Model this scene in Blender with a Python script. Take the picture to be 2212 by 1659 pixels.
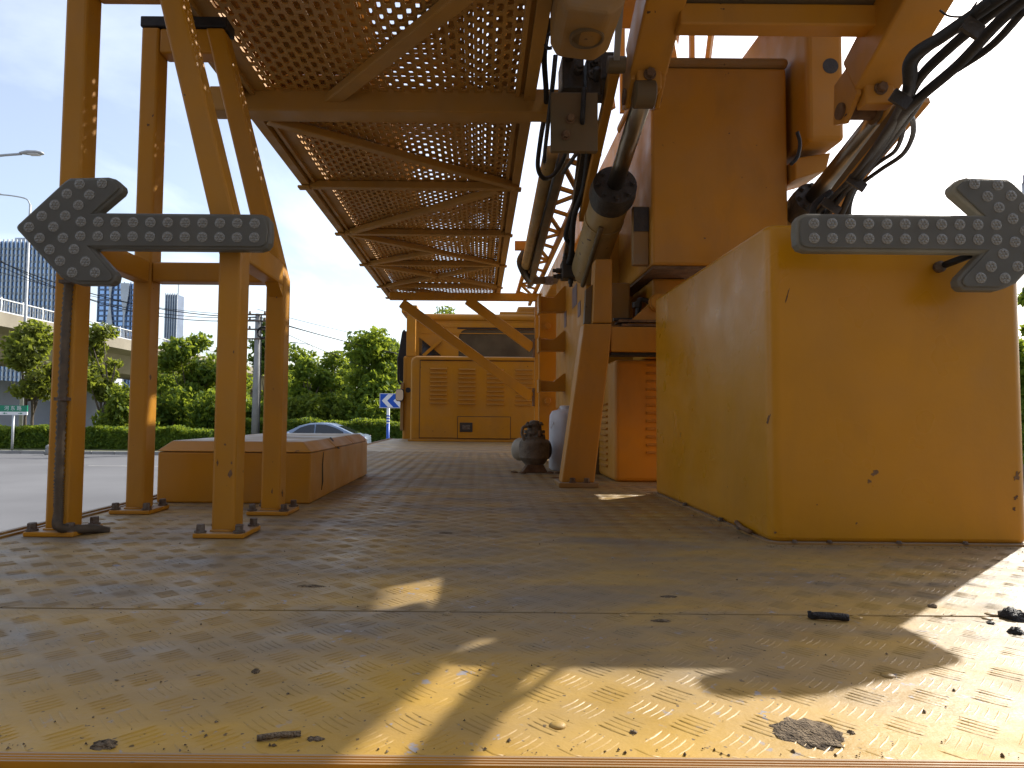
import bpy, math, random
import numpy as np
from mathutils import Vector, Matrix

for o in list(bpy.data.objects):
    bpy.data.objects.remove(o)
scene = bpy.context.scene
C = scene.collection
RNG = random.Random(7)
NR = np.random.RandomState(11)

# ------------------------------------------------------------------ camera
# world: X right across the truck, Y forward along it, Z up, deck surface z = 0
CAM = Vector((0.0, 0.0, 0.30))
FOC = 1425.0                      # focal length for a 2212 px wide picture
PITCH = math.atan(70.5 / FOC)
ROLL = 0.009
F_ = Vector((0, math.cos(PITCH), math.sin(PITCH)))
U0 = Vector((0, -math.sin(PITCH), math.cos(PITCH)))
R_ = Vector((1, 0, 0)) * math.cos(ROLL) + U0 * math.sin(ROLL)
U_ = U0 * math.cos(ROLL) - Vector((1, 0, 0)) * math.sin(ROLL)
cd = bpy.data.cameras.new('camera')
cam = bpy.data.objects.new('camera', cd)
C.objects.link(cam)
M3 = Matrix((R_, U_, -F_)).transposed()
cam.matrix_world = Matrix.Translation(CAM) @ M3.to_4x4()
cd.sensor_fit = 'HORIZONTAL'
cd.sensor_width = 36.0
cd.lens = 36.0 * FOC / 2212.0
cd.shift_x = 71.0 / 2212.0
cd.clip_start = 0.02
cd.clip_end = 5000
scene.camera = cam


def at(x, y, Y):
    """point of the place seen at (x, y) of the 2212x1659 picture, at distance Y along the truck"""
    d = F_ + R_ * ((x - 1035.0) / FOC) - U_ * ((y - 829.5) / FOC)
    return CAM + d * (Y / d.y)


def gnd(x, y, z=0.0):
    d = F_ + R_ * ((x - 1035.0) / FOC) - U_ * ((y - 829.5) / FOC)
    return CAM + d * ((z - CAM.z) / d.z)


# ------------------------------------------------------------------ sky, sun, exposure
SUN_DIR = Vector((1.0, 0.9, 1.0)).normalized()
SUN_EL = math.asin(SUN_DIR.z)
SUN_AZ = math.atan2(SUN_DIR.x, SUN_DIR.y)
world = bpy.data.worlds.new('World')
scene.world = world
world.use_nodes = True
wn = world.node_tree
wn.nodes.clear()


def N(nt, t, loc=None, **kw):
    n = nt.nodes.new(t)
    for k, v in kw.items():
        setattr(n, k, v)
    return n


def L(nt, a, b):
    nt.links.new(a, b)


sky = N(wn, 'ShaderNodeTexSky', sky_type='NISHITA', sun_disc=False)
sky.sun_elevation = SUN_EL
sky.sun_rotation = SUN_AZ
sky.air_density = 1.0
sky.dust_density = 2.2
sky.ozone_density = 1.2
wtc = N(wn, 'ShaderNodeTexCoord')
sep = N(wn, 'ShaderNodeSeparateXYZ')
L(wn, wtc.outputs['Generated'], sep.inputs[0])
zadd = N(wn, 'ShaderNodeMath', operation='ADD')
zadd.inputs[1].default_value = 0.22
L(wn, sep.outputs['Z'], zadd.inputs[0])
zmax = N(wn, 'ShaderNodeMath', operation='MAXIMUM')
zmax.inputs[1].default_value = 0.05
L(wn, zadd.outputs[0], zmax.inputs[0])
comb = N(wn, 'ShaderNodeCombineXYZ')
for ax in 'XY':
    dv = N(wn, 'ShaderNodeMath', operation='DIVIDE')
    L(wn, sep.outputs[ax], dv.inputs[0])
    L(wn, zmax.outputs[0], dv.inputs[1])
    L(wn, dv.outputs[0], comb.inputs[ax])
cn = N(wn, 'ShaderNodeTexNoise')
cn.inputs['Scale'].default_value = 1.05
cn.inputs['Detail'].default_value = 7
cn.inputs['Roughness'].default_value = 0.56
cn.inputs['Distortion'].default_value = 0.5
L(wn, comb.outputs[0], cn.inputs['Vector'])
cr = N(wn, 'ShaderNodeValToRGB')
cr.color_ramp.elements[0].position = 0.44
cr.color_ramp.elements[0].color = (0.27, 0.27, 0.27, 1)
cr.color_ramp.elements[1].position = 0.82
cr.color_ramp.elements[1].color = (1, 1, 1, 1)
L(wn, cn.outputs[0], cr.inputs[0])
cm = N(wn, 'ShaderNodeMixRGB')
L(wn, cr.outputs[0], cm.inputs[0])
L(wn, sky.outputs[0], cm.inputs[1])
# clouds: the sky's own light made whiter and brighter
cb = N(wn, 'ShaderNodeMixRGB', blend_type='ADD')
cb.inputs[0].default_value = 1.0
cb.inputs[2].default_value = (4.6, 4.5, 4.4, 1)
L(wn, sky.outputs[0], cb.inputs[1])
L(wn, cb.outputs[0], cm.inputs[2])
bg = N(wn, 'ShaderNodeBackground')
bg.inputs['Strength'].default_value = 0.15
L(wn, cm.outputs[0], bg.inputs['Color'])
wo = N(wn, 'ShaderNodeOutputWorld')
L(wn, bg.outputs[0], wo.inputs['Surface'])

sl = bpy.data.lights.new('sun', 'SUN')
sl.energy = 5.0
sl.angle = math.radians(0.55)
sl.color = (1.0, 0.955, 0.87)
sun = bpy.data.objects.new('sun', sl)
C.objects.link(sun)
sun.rotation_euler = SUN_DIR.to_track_quat('Z', 'Y').to_euler()
sun.location = (20, 18, 20)

vs = scene.view_settings
vs.view_transform = 'Standard'
vs.look = 'None'
vs.gamma = 1.0
vs.exposure = 0.46
vs.use_curve_mapping = False
scene.render.engine = 'CYCLES'
scene.cycles.max_bounces = 5
scene.cycles.diffuse_bounces = 3
scene.cycles.glossy_bounces = 2
scene.cycles.transparent_max_bounces = 4


# ------------------------------------------------------------------ materials
def newmat(name):
    m = bpy.data.materials.new(name)
    m.use_nodes = True
    nt = m.node_tree
    b = nt.nodes['Principled BSDF']
    return m, nt, b


def noise(nt, vec, scale, detail=4, rough=0.55, dist=0.0):
    n = N(nt, 'ShaderNodeTexNoise')
    n.inputs['Scale'].default_value = scale
    n.inputs['Detail'].default_value = detail
    n.inputs['Roughness'].default_value = rough
    n.inputs['Distortion'].default_value = dist
    L(nt, vec, n.inputs['Vector'])
    return n.outputs[0]


def ramp(nt, fac, p0, p1, c0=(0, 0, 0, 1), c1=(1, 1, 1, 1)):
    r = N(nt, 'ShaderNodeValToRGB')
    r.color_ramp.elements[0].position = p0
    r.color_ramp.elements[0].color = c0
    r.color_ramp.elements[1].position = p1
    r.color_ramp.elements[1].color = c1
    L(nt, fac, r.inputs[0])
    return r.outputs[0]


def mix(nt, fac, a, b, mode='MIX'):
    m = N(nt, 'ShaderNodeMixRGB', blend_type=mode)
    for i, v in enumerate((fac, a, b)):
        if isinstance(v, (int, float)):
            m.inputs[i].default_value = v
        elif isinstance(v, tuple):
            m.inputs[i].default_value = (v[0], v[1], v[2], 1)
        else:
            L(nt, v, m.inputs[i])
    return m.outputs[0]


def mapped(nt, scale=(1, 1, 1)):
    tc = N(nt, 'ShaderNodeTexCoord')
    mp = N(nt, 'ShaderNodeMapping')
    mp.inputs['Scale'].default_value = scale
    L(nt, tc.outputs['Object'], mp.inputs['Vector'])
    return mp.outputs[0]


def mul(nt, a, k):
    m = N(nt, 'ShaderNodeMath', operation='MULTIPLY')
    L(nt, a, m.inputs[0])
    if isinstance(k, (int, float)):
        m.inputs[1].default_value = k
    else:
        L(nt, k, m.inputs[1])
    return m.outputs[0]


def paint(name, base, dust=(0.235, 0.185, 0.125), dustamt=0.5, rust=0.72, rough=0.45, updust=0.7, grime=0.5, spec=0.4):
    """weathered machine paint: dust film, grimy streaks, rust chips, dust lying on top faces"""
    m, nt, b = newmat(name)
    v = mapped(nt)
    vs_ = mapped(nt, (2.2, 2.2, 0.9))
    col = mix(nt, ramp(nt, noise(nt, v, 2.3, 3), 0.3, 0.75), base, tuple(c * 0.82 for c in base))
    col = mix(nt, mul(nt, ramp(nt, noise(nt, v, 5.0, 4, 0.6), 0.38, 0.75), dustamt), col, dust)
    col = mix(nt, mul(nt, ramp(nt, noise(nt, vs_, 2.0, 4, 0.68, 0.6), 0.48, 0.9), grime * 0.7), col, (0.10, 0.065, 0.03))
    spot = ramp(nt, noise(nt, v, 30, 2, 0.6), rust, rust + 0.02)
    zone = ramp(nt, noise(nt, v, 4.1, 2), 0.5, 0.6)
    col = mix(nt, mul(nt, spot, zone), col, (0.055, 0.028, 0.014))
    geo = N(nt, 'ShaderNodeNewGeometry')
    sp = N(nt, 'ShaderNodeSeparateXYZ')
    L(nt, geo.outputs['Normal'], sp.inputs[0])
    up = ramp(nt, sp.outputs['Z'], 0.72, 0.98)
    col = mix(nt, mul(nt, up, updust), col, tuple(min(1, c * 1.12) for c in dust))
    L(nt, col, b.inputs['Base Color'])
    rr = ramp(nt, noise(nt, v, 7, 2), 0.3, 0.8, (rough * 0.8,) * 3 + (1,), (min(1, rough * 1.5),) * 3 + (1,))
    L(nt, rr, b.inputs['Roughness'])
    b.inputs['Specular IOR Level'].default_value = spec
    bp = N(nt, 'ShaderNodeBump')
    bp.inputs['Strength'].default_value = 0.12
    bp.inputs['Distance'].default_value = 0.004
    L(nt, noise(nt, v, 40, 2, 0.6), bp.inputs['Height'])
    L(nt, bp.outputs[0], b.inputs['Normal'])
    return m


def plain(name, col, rough=0.6, metal=0.0, var=0.25, scale=8.0, col2=None, bump=0.0, spec=0.4):
    m, nt, b = newmat(name)
    v = mapped(nt)
    c2 = col2 if col2 else tuple(c * (1 - var) for c in col)
    L(nt, mix(nt, ramp(nt, noise(nt, v, scale, 3, 0.6), 0.32, 0.72), col, c2), b.inputs['Base Color'])
    b.inputs['Roughness'].default_value = rough
    b.inputs['Metallic'].default_value = metal
    b.inputs['Specular IOR Level'].default_value = spec
    if bump:
        bp = N(nt, 'ShaderNodeBump')
        bp.inputs['Strength'].default_value = bump
        bp.inputs['Distance'].default_value = 0.01
        L(nt, noise(nt, v, scale * 4, 2, 0.65), bp.inputs['Height'])
        L(nt, bp.outputs[0], b.inputs['Normal'])
    return m


def leafmat(name, c0, c1, trans=0.45):
    m, nt, b = newmat(name)
    v = mapped(nt)
    col = mix(nt, ramp(nt, noise(nt, v, 2.6, 3, 0.8), 0.35, 0.65), tuple(c * 0.75 for c in c0), tuple(c * 1.25 for c in c1))
    L(nt, col, b.inputs['Base Color'])
    b.inputs['Roughness'].default_value = 0.55
    b.inputs['Specular IOR Level'].default_value = 0.25
    t = N(nt, 'ShaderNodeBsdfTranslucent')
    L(nt, mix(nt, 0.7, col, (0.42, 0.48, 0.04)), t.inputs['Color'])
    ms = N(nt, 'ShaderNodeMixShader')
    ms.inputs[0].default_value = trans
    L(nt, b.outputs[0], ms.inputs[1])
    L(nt, t.outputs[0], ms.inputs[2])
    L(nt, ms.outputs[0], nt.nodes['Material Output'].inputs['Surface'])
    return m


YEL = (0.53, 0.225, 0.003)
M = {}
M['yellow'] = paint('yellow_paint', YEL, dustamt=0.2, rust=0.71, updust=0.7, grime=0.4)
M['yellow_clean'] = paint('yellow_housing_paint', (0.57, 0.25, 0.002), dustamt=0.08, rust=0.75, rough=0.30, grime=0.3)
M['yellow_dust'] = paint('dusty_yellow_paint', (0.36, 0.18, 0.03), dustamt=0.7, rust=0.72, rough=0.6, updust=0.9)
M['orange'] = paint('boom_orange_paint', (0.54, 0.225, 0.008), dustamt=0.2, rust=0.72, rough=0.5, grime=0.55)
M['platform'] = paint('platform_paint', (0.46, 0.225, 0.03), dust=(0.30, 0.20, 0.10), dustamt=0.4, rust=0.74, rough=0.6, grime=0.35)
M['grimy'] = paint('oily_yellow_paint', (0.17, 0.10, 0.035), dust=(0.09, 0.085, 0.05), dustamt=0.85, rust=0.66, rough=0.55, grime=0.9)
M['barrel'] = paint('pale_cylinder_paint', (0.44, 0.29, 0.10), dust=(0.28, 0.21, 0.12), dustamt=0.7, rust=0.66, rough=0.4, grime=0.8)
M['rusty'] = plain('rusty_steel', (0.20, 0.115, 0.055), 0.85, 0.0, scale=14, col2=(0.075, 0.04, 0.022), bump=0.5)
M['bolt'] = plain('weathered_bolt_steel', (0.17, 0.14, 0.11), 0.6, 0.4, scale=60, col2=(0.10, 0.055, 0.03), bump=0.4)
M['black'] = plain('oily_black_steel', (0.028, 0.024, 0.02), 0.5, scale=20, col2=(0.055, 0.042, 0.03), bump=0.3)
M['rubber'] = plain('black_rubber_hose', (0.012, 0.0115, 0.012), 0.6, scale=30, col2=(0.028, 0.025, 0.022), bump=0.15)
M['conduit'] = plain('dusty_conduit', (0.075, 0.06, 0.045), 0.75, scale=30, col2=(0.14, 0.10, 0.06))
M['rod'] = plain('chromed_rod', (0.30, 0.26, 0.20), 0.32, 1.0, scale=10, col2=(0.22, 0.18, 0.14))
M['galv'] = plain('galvanised_steel', (0.50, 0.52, 0.53), 0.5, 0.3, scale=4)
M['pump'] = plain('grimy_pump_iron', (0.20, 0.155, 0.105), 0.75, scale=18, col2=(0.07, 0.05, 0.035), bump=0.6)
M['motor'] = plain('dusty_grey_motor', (0.42, 0.38, 0.30), 0.65, scale=12, col2=(0.28, 0.24, 0.18))
M['white'] = plain('whitewash', (0.62, 0.60, 0.62), 0.6, scale=8, col2=(0.50, 0.48, 0.49))
M['asphalt'] = plain('road_asphalt', (0.155, 0.155, 0.16), 0.9, scale=0.25, col2=(0.11, 0.11, 0.115), bump=0.1)
M['kerb'] = plain('kerb_stone', (0.34, 0.33, 0.31), 0.9, scale=3)
M['soil'] = plain('verge_soil', (0.15, 0.13, 0.08), 0.95, scale=1.5, col2=(0.07, 0.10, 0.03), bump=0.3)
M['concrete'] = plain('viaduct_concrete', (0.30, 0.27, 0.21), 0.9, scale=0.5, col2=(0.22, 0.195, 0.15))
M['polecrete'] = plain('pole_concrete', (0.30, 0.30, 0.29), 0.9, scale=3)
M['facade'] = plain('pale_facade', (0.55, 0.58, 0.62), 0.6, scale=0.2)
M['curtain'] = plain('blue_curtain_glass', (0.26, 0.38, 0.60), 0.2, 0.8, scale=0.15, col2=(0.18, 0.28, 0.48))  # blue tint strengthened in place of distance haze
M['spandrel'] = plain('hazed_spandrel', (0.15, 0.20, 0.30), 0.5, scale=0.3)  # lightened and blued to stand in for distance haze
M['brownwall'] = plain('brown_brick_wall', (0.13, 0.095, 0.07), 0.9, scale=2)
M['bark'] = plain('bark', (0.17, 0.14, 0.10), 0.95, scale=10, col2=(0.09, 0.07, 0.05), bump=0.5)
M['leaf'] = leafmat('leaf_mid', (0.06, 0.135, 0.02), (0.13, 0.20, 0.025), 0.5)
M['leaf_dark'] = leafmat('leaf_dark', (0.042, 0.10, 0.018), (0.09, 0.155, 0.024), 0.5)
M['leaf_bright'] = leafmat('leaf_bright', (0.09, 0.16, 0.02), (0.13, 0.17, 0.03), 0.5)
M['leaf_olive'] = leafmat('leaf_olive', (0.09, 0.12, 0.03), (0.15, 0.165, 0.035), 0.5)
M['signblue'] = plain('sign_blue', (0.012, 0.09, 0.48), 0.4, var=0.1)
M['signwhite'] = plain('sign_white', (0.78, 0.78, 0.78), 0.4, var=0.08)
M['signgreen'] = plain('sign_green', (0.01, 0.22, 0.12), 0.4, var=0.1)
M['carpaint'] = plain('silver_blue_car_paint', (0.22, 0.28, 0.38), 0.25, 0.35, var=0.05)
M['carglass'] = plain('car_glass', (0.015, 0.018, 0.022), 0.08, var=0.1, spec=0.8)
M['taillamp'] = plain('red_tail_lamp', (0.45, 0.02, 0.02), 0.2, var=0.2)
M['tyre'] = plain('tyre_rubber', (0.02, 0.02, 0.02), 0.85)
M['glass'] = plain('dusty_window_glass', (0.075, 0.062, 0.04), 0.22, scale=3, col2=(0.14, 0.115, 0.07), spec=0.6)
M['blackplastic'] = plain('black_plastic', (0.016, 0.016, 0.018), 0.45, scale=6)
M['dirt'] = plain('dried_mud', (0.25, 0.185, 0.115), 1.0, scale=60, col2=(0.07, 0.048, 0.03), bump=1.0)
M['tar'] = plain('black_tar', (0.016, 0.013, 0.012), 0.6, scale=40, bump=0.8)
M['mirror'] = plain('mirror_glass', (0.75, 0.78, 0.8), 0.05, 1.0, var=0.02)
M['sticker'] = plain('faded_sticker', (0.25, 0.16, 0.14), 0.6, scale=30, col2=(0.08, 0.08, 0.12))


def make_tray_plastic():
    m, nt, b = newmat('smoky_sign_plastic')
    v = mapped(nt)
    col = mix(nt, ramp(nt, noise(nt, v, 9, 5, 0.6), 0.35, 0.75), (0.15, 0.15, 0.13), (0.21, 0.205, 0.175))
    L(nt, col, b.inputs['Base Color'])
    b.inputs['Roughness'].default_value = 0.4
    t = N(nt, 'ShaderNodeBsdfTranslucent')
    t.inputs['Color'].default_value = (0.50, 0.47, 0.40, 1)
    ms = N(nt, 'ShaderNodeMixShader')
    ms.inputs[0].default_value = 0.4
    L(nt, b.outputs[0], ms.inputs[1])
    L(nt, t.outputs[0], ms.inputs[2])
    L(nt, ms.outputs[0], nt.nodes['Material Output'].inputs['Surface'])
    return m


M['signbody'] = make_tray_plastic()
M['led'] = plain('unlit_led_lens', (0.27, 0.265, 0.235), 0.25, scale=160, col2=(0.19, 0.185, 0.16))


def make_deck_material():
    m, nt, b = newmat('dusty_tread_plate_paint')
    v = mapped(nt)
    vx = mapped(nt, (0.6, 1.6, 1))
    col = mix(nt, ramp(nt, noise(nt, v, 3.0, 4), 0.35, 0.7), (0.60, 0.34, 0.010), (0.50, 0.27, 0.010))
    # settled dust in drifts; the brown mix also rises away from the rear edge
    tc = N(nt, 'ShaderNodeTexCoord')
    sp = N(nt, 'ShaderNodeSeparateXYZ')
    L(nt, tc.outputs['Object'], sp.inputs[0])
    far = ramp(nt, mul(nt, sp.outputs['Y'], 0.5), 0.30, 0.44, (0.50,) * 3 + (1,), (0.98,) * 3 + (1,))
    drift = ramp(nt, noise(nt, vx, 4.5, 4, 0.62, 0.4), 0.28, 0.66, (0.45,) * 3 + (1,), (1,) * 3 + (1,))
    col = mix(nt, mul(nt, far, drift), col, (0.185, 0.148, 0.103))
    # grey scuffs and oil stains
    st = ramp(nt, noise(nt, mapped(nt, (0.5, 1, 1)), 6.5, 4, 0.68), 0.60, 0.74)
    st2 = ramp(nt, noise(nt, v, 1.9, 2), 0.40, 0.58)
    col = mix(nt, mul(nt, mul(nt, st, st2), 0.85), col, (0.095, 0.085, 0.085))
    # paint worn to bare metal in flecks, dark specks of grit
    fl = ramp(nt, noise(nt, v, 40, 3, 0.7), 0.62, 0.66)
    col = mix(nt, mul(nt, fl, ramp(nt, noise(nt, v, 6, 2), 0.48, 0.6)), col, (0.25, 0.245, 0.27))
    gr = ramp(nt, noise(nt, v, 130, 1, 0.6), 0.70, 0.73)
    col = mix(nt, mul(nt, gr, 0.8), col, (0.05, 0.035, 0.025))
    L(nt, col, b.inputs['Base Color'])
    L(nt, ramp(nt, noise(nt, v, 9, 5), 0.3, 0.75, (0.38,) * 3 + (1,), (0.72,) * 3 + (1,)), b.inputs['Roughness'])
    b.inputs['Specular IOR Level'].default_value = 0.45
    bp = N(nt, 'ShaderNodeBump')
    bp.inputs['Strength'].default_value = 0.25
    bp.inputs['Distance'].default_value = 0.003
    L(nt, noise(nt, v, 60, 3, 0.65), bp.inputs['Height'])
    L(nt, bp.outputs[0], b.inputs['Normal'])
    return m


M['deck'] = make_deck_material()


# ------------------------------------------------------------------ mesh helpers
def wmat(o):
    m = Matrix.Translation(o.location)
    return m if o.parent is None else wmat(o.parent) @ o.matrix_parent_inverse @ m


def newobj(name, verts, faces, mat, parent=None, smooth=False, bevel=0.0, seg=2):
    me = bpy.data.meshes.new(name)
    me.from_pydata([tuple(p) for p in verts], [], faces)
    me.update()
    if mat is not None:
        me.materials.append(M[mat] if isinstance(mat, str) else mat)
    o = bpy.data.objects.new(name, me)
    C.objects.link(o)
    if parent is not None:
        o.parent = parent
        o.matrix_parent_inverse = wmat(parent).inverted()
    if smooth:
        me.polygons.foreach_set('use_smooth', [True] * len(me.polygons))
    if bevel:
        bv = o.modifiers.new('bevel', 'BEVEL')
        bv.width = bevel
        bv.segments = seg
        bv.limit_method = 'ANGLE'
        bv.angle_limit = math.radians(40)
        bv.harden_normals = False
    return o


def bignp(name, V, Fq, mat, parent=None, smooth=True):
    """many faces of one corner count (numpy arrays)"""
    me = bpy.data.meshes.new(name)
    n = Fq.shape[1]
    me.vertices.add(len(V))
    me.vertices.foreach_set('co', V.astype(np.float32).ravel())
    me.loops.add(Fq.size)
    me.loops.foreach_set('vertex_index', Fq.astype(np.int32).ravel())
    me.polygons.add(len(Fq))
    me.polygons.foreach_set('loop_start', np.arange(0, Fq.size, n, dtype=np.int32))
    me.polygons.foreach_set('loop_total', np.full(len(Fq), n, dtype=np.int32))
    me.polygons.foreach_set('use_smooth', np.full(len(Fq), smooth))
    me.update(calc_edges=True)
    me.validate()
    me.materials.append(M[mat])
    o = bpy.data.objects.new(name, me)
    C.objects.link(o)
    if parent is not None:
        o.parent = parent
        o.matrix_parent_inverse = wmat(parent).inverted()
    return o


class MB:
    def __init__(s):
        s.v = []
        s.f = []

    def add(s, vs_, fs):
        n = len(s.v)
        s.v += [Vector(p) for p in vs_]
        s.f += [tuple(i + n for i in f) for f in fs]
        return s

    def box(s, x0, x1, y0, y1, z0, z1):
        return s.add([(x0, y0, z0), (x1, y0, z0), (x1, y1, z0), (x0, y1, z0), (x0, y0, z1), (x1, y0, z1), (x1, y1, z1), (x0, y1, z1)],
                     [(3, 2, 1, 0), (4, 5, 6, 7), (0, 1, 5, 4), (1, 2, 6, 5), (2, 3, 7, 6), (3, 0, 4, 7)])

    def bar(s, p0, p1, w, h, up=(0, 0, 1)):
        p0 = Vector(p0)
        p1 = Vector(p1)
        d = (p1 - p0).normalized()
        u = Vector(up)
        a = d.cross(u)
        if a.length < 1e-4:
            a = d.cross(Vector((0, 1, 0)))
        a.normalize()
        u = a.cross(d).normalized()
        a = a * (w / 2)
        u = u * (h / 2)
        vs_ = []
        for p in (p0, p1):
            vs_ += [p - a - u, p + a - u, p + a + u, p - a + u]
        return s.add(vs_, [(3, 2, 1, 0), (4, 5, 6, 7), (0, 1, 5, 4), (1, 2, 6, 5), (2, 3, 7, 6), (3, 0, 4, 7)])

    def prism(s, pts, off):
        pts = [Vector(p) for p in pts]
        off = Vector(off)
        n = len(pts)
        nrm = Vector((0, 0, 0))
        for i in range(n):
            nrm += pts[i].cross(pts[(i + 1) % n])
        if nrm.dot(off) > 0:
            pts = pts[::-1]
        vs_ = pts + [p + off for p in pts]
        fs = [tuple(range(n)), tuple(range(2 * n - 1, n - 1, -1))]
        for i in range(n):
            j = (i + 1) % n
            fs.append((j, i, n + i, n + j))
        return s.add(vs_, fs)

    def tube(s, pts, r, n=10, caps=True):
        pts = [Vector(p) for p in pts]
        m = len(pts)
        rs = r if isinstance(r, (list, tuple)) else [r] * m
        t0 = (pts[1] - pts[0]).normalized()
        a = t0.orthogonal().normalized()
        base = len(s.v)
        for i in range(m):
            t = (pts[min(i + 1, m - 1)] - pts[max(i - 1, 0)]).normalized()
            a = (a - t * a.dot(t)).normalized()
            b = t.cross(a)
            for k in range(n):
                th = 2 * math.pi * k / n
                s.v.append(pts[i] + (a * math.cos(th) + b * math.sin(th)) * rs[i])
        for i in range(m - 1):
            for k in range(n):
                k2 = (k + 1) % n
                s.f.append((base + i * n + k, base + i * n + k2, base + (i + 1) * n + k2, base + (i + 1) * n + k))
        if caps:
            s.f.append(tuple(base + k for k in range(n - 1, -1, -1)))
            s.f.append(tuple(base + (m - 1) * n + k for k in range(n)))
        return s

    def lathe(s, p0, axis, prof, n=20):
        """prof: (distance along axis, radius)"""
        p0 = Vector(p0)
        ax = Vector(axis).normalized()
        a = ax.orthogonal().normalized()
        b = ax.cross(a)
        base = len(s.v)
        for t, r in prof:
            for k in range(n):
                th = 2 * math.pi * k / n
                s.v.append(p0 + ax * t + (a * math.cos(th) + b * math.sin(th)) * max(r, 1e-4))
        for i in range(len(prof) - 1):
            for k in range(n):
                k2 = (k + 1) % n
                s.f.append((base + i * n + k, base + i * n + k2, base + (i + 1) * n + k2, base + (i + 1) * n + k))
        s.f.append(tuple(base + k for k in range(n - 1, -1, -1)))
        s.f.append(tuple(base + (len(prof) - 1) * n + k for k in range(n)))
        return s

    def build(s, name, mat, parent=None, smooth=False, bevel=0.0, seg=2):
        o = newobj(name, s.v, s.f, mat, parent, smooth, bevel, seg)
        return o


def tag(o, label=None, cat=None, group=None, kind=None):
    if label:
        o['label'] = label
    if cat:
        o['category'] = cat
    if group:
        o['group'] = group
    if kind:
        o['kind'] = kind
    return o


def thing(name, label, cat, loc, group=None):
    o = bpy.data.objects.new(name, None)
    o.empty_display_size = 0.1
    C.objects.link(o)
    o.location = loc
    return tag(o, label, cat, group)


def spline(pts, n=8):
    """Catmull-Rom through the points"""
    P = [Vector(p) for p in pts]
    P = [P[0] * 2 - P[1]] + P + [P[-1] * 2 - P[-2]]
    out = []
    for i in range(1, len(P) - 2):
        for k in range(n):
            t = k / n
            a, b, c, d = P[i - 1], P[i], P[i + 1], P[i + 2]
            out.append(0.5 * ((2 * b) + (c - a) * t + (2 * a - 5 * b + 4 * c - d) * t * t + (3 * b - a - 3 * c + d) * t ** 3))
    out.append(P[-2])
    return out


def autosmooth(o, ang=35):
    try:
        o.data.set_sharp_from_angle(angle=math.radians(ang))
    except Exception:
        pass
    return o


def child_copy(src, parent, delta, name=None):
    c = src.copy()
    C.objects.link(c)
    c.parent = parent
    c.matrix_parent_inverse = Matrix.Identity(4)
    c.location = Vector(delta)
    return c


def hexbolt(name, p, r, h, axis, mat, parent):
    ax = Vector(axis).normalized()
    mb = MB()
    mb.lathe(Vector(p), ax, [(0, r * 1.35), (h * 0.22, r * 1.35)], 14)
    mb.lathe(Vector(p) + ax * h * 0.22, ax, [(0, r), (h * 0.7, r), (h * 0.78, r * 0.85)], 6)
    return mb.build(name, mat, parent)


GZ = -1.45        # level of the road below the truck deck

# ------------------------------------------------------------------ ground, road, kerb
g = MB().box(-1500, 1500, -600, 2500, GZ - 1.0, GZ - 0.02).build('ground', 'soil')
tag(g, 'bare soil and grass ground reaching to the horizon', kind='structure')
r = MB().box(-300, 300, -60, 28.2, GZ - 0.015, GZ).build('road', 'asphalt')
tag(r, 'pale grey asphalt road beside the truck', kind='structure')
kb = bpy.data.objects.new('kerb', None)
C.objects.link(kb)
kb.location = (-12, 28.3, GZ)
tag(kb, 'grey kerb between the road and the planted verge', kind='structure')
src = None
for i in range(36):
    x = -30 + i * 1.0
    if src is None:
        src = MB().box(-0.49, 0.49, -0.1, 0.1, -0.05, 0.13).build('kerb_stone', 'kerb', kb, bevel=0.015, seg=1)
        src.matrix_parent_inverse = Matrix.Identity(4)
        src.location = (x + 12, 0.02, 0)
    else:
        child_copy(src, kb, (x + 12, 0.02, 0))
vg = MB().box(-300, 300, 28.42, 60, GZ - 0.01, GZ + 0.11).build('verge', 'soil')
tag(vg, 'planted verge of soil behind the kerb', kind='structure')
# painted line on the road
MBl = MB()
for i in range(7):
    MBl.box(-40 + i * 9, -35.5 + i * 9, 22.0, 22.14, GZ, GZ + 0.004)
rl = MBl.build('lane_marking', 'kerb', r)
rl['kind'] = 'stuff'
bo = MB().lathe((-17.9, 27.6, GZ), (0, 0, 1), [(0, .16), (.2, .15), (.25, .11), (.3, .14), (.38, .12), (.43, .03)], 14).build('stone_bollard', 'kerb', smooth=True)
tag(bo, 'small round pale stone marker at the road edge near the hedge', 'bollard')

# ------------------------------------------------------------------ truck deck
DX0, DX1, DY0, DY1 = -1.16, 1.42, 0.594, 8.7
SEAM = 1.03
dk = bpy.data.objects.new('truck_deck', None)
C.objects.link(dk)
dk.location = (0, 4, 0)
tag(dk, 'dusty yellow tread plate deck of the truck bed', kind='structure')
MB().box(DX0 + .02, DX1 - .02, DY0 + .003, DY1, -0.16, -0.0055).build('deck_frame', 'grimy', dk)
MB().box(DX0 + .028, DX1 - .028, DY0 + .004, SEAM - .0024, -0.005, 0).build('deck_plate', 'deck', dk, bevel=.0008, seg=1)
MB().box(DX0 + .028, DX1 - .028, SEAM + .0024, DY1, -0.005, 0.0004).build('deck_plate', 'deck', dk, bevel=.0008, seg=1)


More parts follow.
